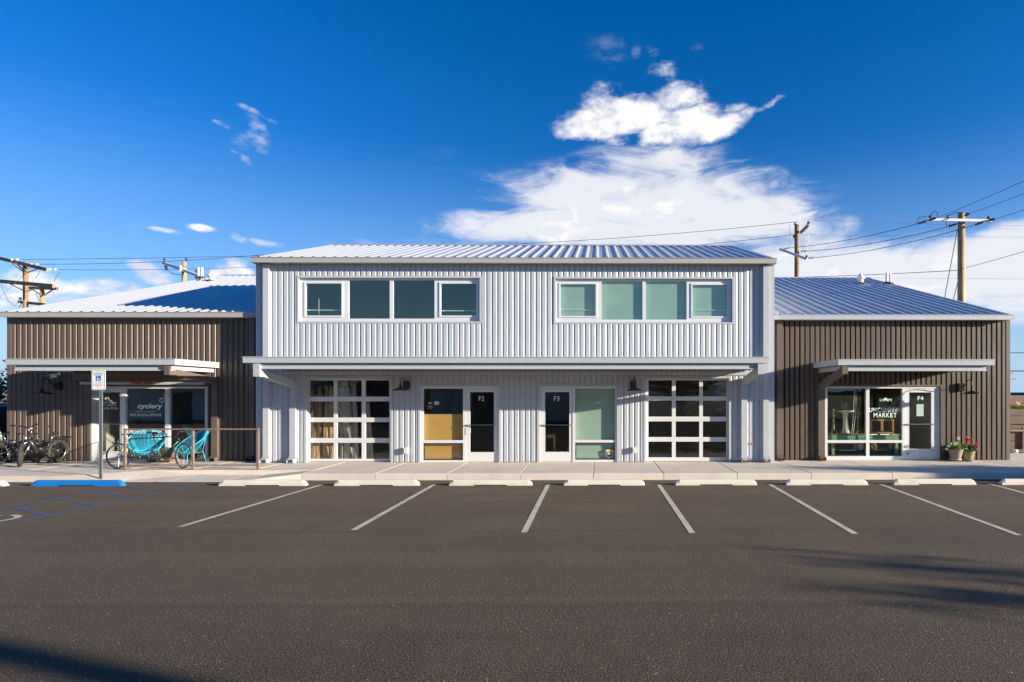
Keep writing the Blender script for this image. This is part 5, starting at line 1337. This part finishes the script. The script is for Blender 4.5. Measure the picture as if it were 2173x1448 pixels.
# right big pole
Yr = 30.0
t, x, z, r = pole(2040, 452, Yr, 13.5, 'tall light wooden power pole with a single crossarm above the right wing', M['pole_light'])
a, b = P3(1970, 466.5, Yr - .25), P3(2104, 469, Yr - .25)
MB().bar(a, b, .11, .13).build('crossarm', M['fibre'], t)
for p in ((1974, 459), (2012, 460), (2098, 462)): insul(t, P3(p[0], p[1] + 3, Yr - .25))
for (p, q) in (((1945, 476), (1970, 468)), ((2009, 482), (2034, 474)), ((2065, 479), (2090, 470)), ((1970, 468), (1989, 462)), ((2046, 459), (2058, 453)), ((2098, 468), (2112, 465))):
    strain(t, P3(*p, Yr - .4), P3(*q, Yr - .4))
MB().tube([P3(1945, 476, Yr - .4), P3(1950, 462, Yr - .4), P3(1966, 459, Yr - .4), P3(1974, 457, Yr - .3), P3(1982, 449, Yr - .4), P3(1989, 450, Yr - .4), P3(1989, 462, Yr - .4)], .02, 4).build('jumper_wire', M['wire'], t)
MB().tube([P3(2009, 482, Yr - .4), P3(2008, 472, Yr - .4), P3(2012, 459, Yr - .3), P3(2025, 452, Yr - .4), P3(2040, 451, Yr - .4), P3(2058, 453, Yr - .4)], .02, 4).build('jumper_wire', M['wire'], t)
MB().lathe([(0, -.05), (.06, -.03), (.06, .03), (0, .05)], P3(2046, 570, Yr - .3), 8).build('insulator', M['porcelain'], t)
MB().tube([P3(2032, 487, Yr - .1), P3(2003, 640, Yr - 1)], .022, 4).build('guy_wire', M['wire'], t)
MB().tube([P3(2034, 592, Yr - .1), P3(2020, 650, Yr - 1)], .022, 4).build('guy_wire', M['wire'], t)
# second right pole
Y2 = 39.0
t, x, z, r = pole(1691, 477, Y2, 9.5, 'dark wooden power pole with angled arms between the white block and right wing', M['pole'])
MB().bar(P3(1699, 494, Y2), P3(1716, 477, Y2 - 1.0), .14, .16).build('crossarm', M['grey_arm'], t)
MB().bar(P3(1655, 529, Y2 + .7), P3(1713, 550.5, Y2 - .9), .13, .16).build('crossarm', M['fibre'], t)
for p in ((1687.5, 474, 0), (1715.5, 471.5, -1), (1685, 500.5, .2), (1711.5, 543.5, -.8)): insul(t, P3(p[0], p[1] + 3, Y2 + p[2]))
for p, q in (((1660, 529.5), (1678, 526)), ((1697, 533.5), (1715, 533)), ((1712, 548.5), (1730, 547))): strain(t, P3(*p, Y2 - .2), P3(*q, Y2 - .3))
mb = MB().tube([P3(1675, 476, Y2), P3(1676.5, 500, Y2), P3(1676.5, 523, Y2)], .018, 3).tube([P3(1708, 501, Y2), P3(1705, 512, Y2), P3(1706, 532, Y2)], .018, 3).tube([P3(1724, 476, Y2), P3(1717, 490, Y2), P3(1713, 530, Y2)], .018, 3)
mb.build('jumper_wire', M['porcelain'], t)
# left near pole with two wooden crossarms
Y3 = 38.0
t, x, z, r = pole(54.5, 556.5, Y3, 8.6, 'brown wooden power pole with two long crossarms at the left edge', M['pole'])
MB().bar(P3(2, 549, Y3 + .8), P3(101, 573, Y3 - 1.1), .14, .22).build('crossarm', M['arm_wood'], t)
MB().bar(P3(-22, 595, Y3 + .9), P3(114, 607.5, Y3 - 1.1), .14, .24).build('crossarm', M['arm_wood'], t)
MB().bar(P3(40, 641, Y3 + .3), P3(98, 647, Y3 - .6), .12, .18).build('crossarm', M['arm_wood'], t)
for p, q in (((32, 557), (57, 579)), ((57, 579), (86, 569)), ((18, 601), (54, 619)), ((56, 619), (90, 607)), ((22, 556), (50, 577))): MB().bar(P3(*p, Y3), P3(*q, Y3 - .25), .05, .06).build('brace', M['arm_wood'], t)
for p, q in (((20, 551), (43, 551)), ((62, 561), (84, 561)), ((102, 572), (122, 572.5))): strain(t, P3(*p, Y3 - .3), P3(*q, Y3 - .4), 'porcelain', 2)
for p in ((72.5, 598), (110, 602.5), (43, 636), (42, 648)): insul(t, P3(*p, Y3), 'porcelain')
MB().tube([P3(114, 598, Y3), P3(126, 578, Y3)], .02, 3).tube([P3(75, 592, Y3), P3(83, 580, Y3), P3(86, 568, Y3)], .015, 3).tube([P3(2, 602, Y3), P3(8, 620, Y3), P3(18, 640, Y3), P3(33, 650, Y3)], .02, 3).build('jumper_wire', M['wire'], t)
# second left pole further off
Y4 = 48.0
t, x, z, r = pole(90, 612, Y4, 8.4, 'shorter orange-brown power pole just right of the left edge pole', M['pole_light'])
MB().bar(P3(60, 611, Y4 + .3), P3(122, 613, Y4 - .6), .16, .22).build('crossarm', M['timber'], t)
for p, q in (((70, 615), (86, 626)), ((94, 627), (112, 615))): MB().bar(P3(*p, Y4 - .3), P3(*q, Y4 - .3), .06, .08).build('brace', M['timber'], t)
strain(t, P3(123, 614, Y4 - .5), P3(139, 618, Y4 - .5), 'porcelain', 2); insul(t, P3(119, 608, Y4), 'porcelain')
MB().tube([P3(112, 616, Y4), P3(115, 630, Y4), P3(116, 645, Y4)], .02, 3).tube([P3(77, 622, Y4), P3(82, 640, Y4)], .02, 3).build('jumper_wire', M['wire'], t)
# centre-left pole with pale arm
Y5 = 40.0
t, x, z, r = pole(391, 556, Y5, 8.6, 'light wooden pole with a slanting white arm behind the left roof', M['pole_light'])
MB().bar(P3(345.5, 557.5, Y5 + .8), P3(424, 587, Y5 - .9), .14, .17).build('crossarm', M['fibre'], t)
MB().bar(P3(383.6, 563, Y5 - .2), P3(383.6, 578.5, Y5 - .2), .08, .12, (0, 1, 0)).build('bracket', M['pvc'], t)
for p in ((349, 552.5), (395.5, 552.5), (417, 577)): insul(t, P3(*p, Y5))
MB().lathe([(0, -.1), (.09, -.08), (.09, .08), (0, .1)], P3(352, 566, Y5 + .4), 10).lathe([(0, -.1), (.07, -.08), (.07, .08), (0, .1)], P3(353, 571, Y5 + .4), 10).build('cutout_switch', M['insul'], t)
MB().tube([P3(355, 573, Y5), P3(366, 581, Y5), P3(385, 583.5, Y5)], .02, 4).build('jumper_wire', M['wire'], t)

def wire(p, Yp, q, Yq, lb, s=.2, r=.022):
    a, b = P3(*p, Yp), P3(*q, Yq)
    o = MB().tube(sag(a, b, s * .7), r * .75, 4, caps=False).build('power_line', M['wire'])
    tag(o, lb, 'power line', 'overhead power lines')
wire((1945, 476), Yr - .4, (1678, 526), Y2, 'uppermost wire from left insulator of the tall right pole to the dark pole', .25)
wire((2009, 482), Yr - .4, (1715, 533), Y2, 'middle wire between the tall right pole and the dark pole', .3)
wire((2065, 479), Yr - .4, (1730, 547), Y2, 'lowest of three wires between the tall right pole and dark pole', .35)
wire((1989, 462), Yr - .4, (2300, 325), 18, 'steepest wire rising from tall right pole to the right edge', .1, .016)
wire((2058, 453), Yr - .4, (2330, 345), 18, 'wire rising right from the very top of the tall right pole', .1, .016)
wire((2112, 465), Yr - .4, (2330, 390), 18, 'wire rising right from the right arm end of the tall pole', .05, .016)
wire((2048, 569), Yr - .3, (2330, 486), 18, 'wire rising right from the middle of the tall right pole', .05, .016)
wire((2032, 574), Yr - .2, (1560, 590), 46, 'long low wire running left from the middle of the tall pole over the right roof', .15)
wire((1691, 471), Y2, (1020, 521), 44, 'wire running left from the dark pole top over the white roof', .3)
wire((1685, 498), Y2, (1300, 532), 44, 'lower wire running left from the dark pole behind the white roof', .2)
wire((1715, 467), Y2 - 1, (2400, 478), 60, 'faint high wire running right behind the tall pole', .3, .012)
wire((1687, 498), Y2, (2400, 504), 60, 'faint wire crossing the right clouds at mid height', .1, .012)
wire((1700, 589), 52, (2400, 594), 60, 'faint lowest wire crossing the right clouds', .0, .012)
wire((43, 551), Y3 - .3, (560, 543), Y5 + 2, 'upper wire from the left edge pole past the pale-armed pole', .05)
wire((84, 561), Y3 - .3, (560, 541), Y5, 'middle wire from the left edge pole past the pale-armed pole', .25)
wire((122, 572.5), Y3 - .3, (560, 566), Y5 + 4, 'lower wire from the left edge pole above the left roof', .15)
wire((-40, 665), 34, (57, 578), Y3, 'thin diagonal stay wire left of the left edge pole', .05, .02)
wire((2120, 749), 24, (2240, 749), 24, 'upper black cable at the right edge beside the brown wing', .0, .022)
wire((2120, 787.5), 24, (2240, 788), 24, 'lower black cable at the right edge beside the brown wing', .0, .03)

# ------------------------------------------------------------------ trees
def tree(loc, H, crown, nleaf, leaf, lsize, lb, seed, clumps=60, trunk_r=.12, cat='tree', name='tree', squash=1.0):
    rs = random.Random(seed); t = thing(name, loc, lb, cat)
    rx, ry, rz, cz = crown
    mb = MB(); mb.tube([(0, 0, -.05), (rs.uniform(-.1, .1), 0, cz * .4), (rs.uniform(-.1, .1), rs.uniform(-.1, .1), cz), (0, 0, cz + rz * .6)], [trunk_r * 1.3, trunk_r, trunk_r * .7, trunk_r * .25], 8)
    C = []
    for i in range(clumps):
        while True:
            p = (rs.uniform(-1, 1), rs.uniform(-1, 1), rs.uniform(-1, 1))
            if p[0] ** 2 + p[1] ** 2 + p[2] ** 2 < 1: break
        q = Vector((p[0] * rx, p[1] * ry, cz + p[2] * rz)); C.append(q)
        if i % 3 == 0:
            b0 = Vector((0, 0, cz * .55 + (q.z - cz * .55) * .35 if q.z > cz * .55 else cz * .5)); mb.tube([b0, b0.lerp(q, .5) + Vector((0, 0, .08 * rz)), q], [trunk_r * .4, trunk_r * .22, trunk_r * .08], 5)
    mb.build('trunk', M['bark'], t, True, True)
    Ca = np.array([tuple(c) for c in C])
    def fn(r_, k):
        idx = r_.randint(0, len(Ca), k); sp_ = np.array([rx, ry, rz]) * .17 * (.5 + .9 * (idx % 5)[:, None] / 4); return Ca[idx] + r_.normal(size=(k, 3)) * sp_
    o = quads(nleaf, fn, lsize, leaf, 'crown', t, seed=seed); o['kind'] = 'stuff'
    return t
tree((-24.6, 21.5, 0), 4, (1.7, 1.5, 1.5, 2.3), 9000, M['leaf_tree'], .09, 'dark leafy tree beyond the left end of the brown wing', 11, 90)
xr_, zr_ = A(2170, 880, 27)
tree((xr_ + .25, 27, 0), 3, (1.35, .9, .66, 1.0), 8000, M['leaf_yellow'], .07, 'yellow-green bush behind the timber wall at the right edge', 12, 70, .06, 'bush', 'bush')
# outside the frame, seen through their shadows and reflections
tree((21.6, 1.1, 0), 4.5, (1.7, 1.05, 1.05, 3.05), 1500, M['leaf_tree'], .075, 'small tree right of the frame throwing a streaked shadow on the asphalt', 21, 26, .09)
tree((24.6, 10.45, 0), 3.5, (2.6, .75, 1.15, 2.6), 9000, M['leaf_tree'], .10, 'low tree right of the frame shading the right end of the sidewalk', 22, 60, .09)
for i, (x, y, h) in enumerate(((17, -17, 7), (25, -16, 8), (33, -18, 7.5), (8, -19, 7))):
    tree((x, y, 0), h, (3.4, 2.6, h * .34, h * .62), 7000, M['leaf_tree'], .20, ['round tree behind the camera facing the F3 door', 'tallest tree behind the camera facing the market window', 'rightmost tree behind the camera', 'leftmost tree in the row behind the camera'][i], 40 + i, 60, .2)
t = thing('utility_pole', (17.6, -2.6, 0), 'power pole right of the camera casting the dark band at the lower left', 'utility pole')
MB().tube([(17.6, -2.47, 0), (17.6, -2.47, 11)], [.18, .15], 14).build('mast', M['pole'], t, True)
MB().box(16.6, 18.6, -2.5, -2.38, 10.2, 10.35).build('crossarm', M['arm_wood'], t)
# ---- opposite building (reflected in the shop windows)
t = thing('commercial_building', (-34, -15, 0), 'white corrugated building across the lot behind the camera', 'building')
ox0, ox1, oy = -56, -22, -13.6
def mirror_sheet(x0, x1, z0, z1):
    mb = MB(); sheet(mb, x0, x1, z0, z1, 0, .33, x0); mb.v = [(x, oy - y, z) for x, y, z in mb.v]; return mb
doors = [(ox0 + 3 + i * 5.5, ox0 + 4.7 + i * 5.5, 0, 2.35) for i in range(6)]
for a, b, c, d in minus((ox0, ox1, 0, 6.2), doors): mirror_sheet(a, b, c, d).build('siding_panel', M['white_sheet'], t)
for a, b, c, d in doors: MB().box(a, b, oy - .3, oy - .2, c, d).build('garage_door', M['black'], t)
MB().box(ox0, ox1, oy - .9, oy - .35, 0, 6.2).build('wall', M['inner_wall'], t)
MB().box(ox0, ox1, oy, oy + 1.7, 2.95, 3.15).build('canopy', M['grey_fascia'], t)
MB().hexa([(ox0, oy + .4, 6.2), (ox1, oy + .4, 6.2), (ox1, oy - 9, 6.2), (ox0, oy - 9, 6.2), (ox0, oy - 4.2, 7.7), (ox1, oy - 4.2, 7.7), (ox1, oy - 4.4, 7.7), (ox0, oy - 4.4, 7.7)]).build('roof', M['roof'], t)
t = thing('commercial_building', (-6, -15, 0), 'brown corrugated building across the lot behind the camera', 'building')
mb = MB(); sheet(mb, -21, 3, 0, 4.4, 0, .33, -21); mb.v = [(x, oy - y, z) for x, y, z in mb.v]; mb.build('wall', M['brown_sheet'], t)
MB().box(-21, 3, oy - 8, oy - .05, 0, 4.4).build('core', M['brown_trim'], t)
MB().hexa([(-21.3, oy + .4, 4.4), (3.3, oy + .4, 4.4), (3.3, oy - 8.4, 4.4), (-21.3, oy - 8.4, 4.4), (-21.3, oy - 3.9, 5.9), (3.3, oy - 3.9, 5.9), (3.3, oy - 4.1, 5.9), (-21.3, oy - 4.1, 5.9)]).build('roof', M['roof'], t)
MB().box(-14, -10.5, oy + .002, oy + .06, 0, 2.6).box(-6, -2.5, oy + .002, oy + .06, 0, 2.6).build('garage_door', M['alu'], t)

# ------------------------------------------------------------------ left and right margins
x1_, _ = A(17.5, 900, 19.2)
t = thing('covered_trailer', (x1_ - 2, 19.4, 0), 'dark tarpaulin-covered trailer beside the left end of the brown wing', 'trailer')
mb = MB(); pf = [(-1.3, .35), (-1.35, 1.2), (-1.2, 1.72), (-.7, 1.86), (.5, 1.88), (1.15, 1.75), (1.32, 1.2), (1.28, .35)]
ys = [18.3, 18.5, 19.3, 20.2, 20.4]; ks = [.93, 1, 1.02, 1, .93]
for y, k in zip(ys, ks): mb.v += [(x1_ - 1.36 + a * k, y, b * (k if b > 1 else 1)) for a, b in pf]
for i in range(4):
    for j in range(7): mb.f.append((8 * i + j, 8 * i + j + 1, 8 * i + 9 + j, 8 * i + 8 + j))
mb.f.append(tuple(range(8))[::-1]); mb.f.append(tuple(32 + j for j in range(8)))
mb.build('tarpaulin', M['tarp'], t)
MB().tube([(x1_ - 2.6, 18.29, 1.74), (x1_ - 1.4, 18.27, 1.80), (x1_ - .25, 18.29, 1.72)], .035, 6).build('rope_edge', M['pale_blue'], t)
for x in (x1_ - 2.4, x1_ - .3): MB().lathe([(0, -.1), (.25, -.1), (.3, -.06), (.3, .06), (.25, .1), (0, .1)], (x, 19.3, .30), 18, axis=(1, 0, 0)).build('wheel', M['rubber'], t)
# timber retaining wall / planter at the right edge
Yt = 20.5
t = thing('timber_wall', (XX(2165, Yt), Yt, 0), 'old dark timber wall with horizontal planks right of the brown wing', 'wall')
xq0, xq1 = XX(2135, Yt), XX(2330, Yt)
for i, (z0_, z1_) in enumerate(((.20, .50), (.52, .86), (.92, 1.08), (1.12, 1.40), (1.42, 1.66))):
    MB().box(xq0, xq1, Yt + (.0 if i < 2 else .12) + rnd.uniform(0, .02), Yt + .22, z0_, z1_).build('plank', M['timber'], t)
for i in range(4): x = xq0 + .55 + i * 1.1; MB().box(x, x + .13, Yt - .07, Yt - .002, .10, 1.0).build('post', M['timber'], t)
MB().box(xq0, xq1, Yt - .12, Yt - .005, .862, .915).build('bench_plank', M['arm_wood'], t)
rr_ = random.Random(5)
for i in range(7):
    x = xq0 + .1 + i * .33; mb = MB(); mb.lathe([(0, 0), (.10, .02), (.13, .06), (.09, .11), (0, .13)], (0, 0, 0), 7)
    o = mb.build('edging_stone', M['stop']); o.location = (x, Yt - .28, .10); o.rotation_euler = (0, 0, rr_.uniform(0, 6)); o.scale = (rr_.uniform(.8, 1.4), 1, rr_.uniform(.7, 1.2))
    tag(o, f'pale edging stone below the timber wall, {ORD[i]} from the building', 'stone', 'edging stones below the timber wall')
# far house with red roof
Yh = 62
t = thing('house', (XX(2190, Yh), Yh, 0), 'distant house with a plain red-brown roof at the right edge', 'house')
hx0, hx1 = XX(2120, Yh), XX(2300, Yh); zr1 = ZZ(845, Yh, 2160)
MB().box(hx0 + .6, hx1 - .6, Yh, Yh + 9, -1.2, .2).build('wall', M['soffit'], t)
MB().hexa([(hx0, Yh - .5, -.3), (hx1, Yh - .5, -.3), (hx1, Yh + 9.5, -.3), (hx0, Yh + 9.5, -.3), (hx0, Yh + 4.4, zr1), (hx1, Yh + 4.4, zr1), (hx1, Yh + 4.6, zr1), (hx0, Yh + 4.6, zr1)]).build('roof', M['red_roof'], t)
t, x, z, r = pole(2143, 790, 75, 2.0, 'far tiny power pole seen past the corner of the brown wing', M['pole'])
MB().bar(P3(2136, 793, 75), P3(2150, 792, 75), .12, .14).build('crossarm', M['arm_wood'], t); MB().bar(P3(2136, 805, 75), P3(2156, 804, 75), .12, .14).build('crossarm', M['arm_wood'], t)
# far hills
mb = MB(); N_ = 90; rs_ = random.Random(9)
for i in range(N_ + 1):
    a = -pi + 2 * pi * i / N_; h = 7 + 3 * sin(a * 3 + 1) + 2 * sin(a * 7) + rs_.uniform(-1, 1)
    mb.v += [(sin(a) * 1400, cos(a) * 1400, -1), (sin(a) * 1400, cos(a) * 1400, max(3, h)), (sin(a) * 1460, cos(a) * 1460, -1)]
for i in range(N_): mb.f += [(3 * i, 3 * i + 3, 3 * i + 4, 3 * i + 1), (3 * i + 1, 3 * i + 4, 3 * i + 5, 3 * i + 2)]
struct(mb.build('hills', mat('hazy_hills', (.12, .13, .12), 1.0, 0, .3, .01)))
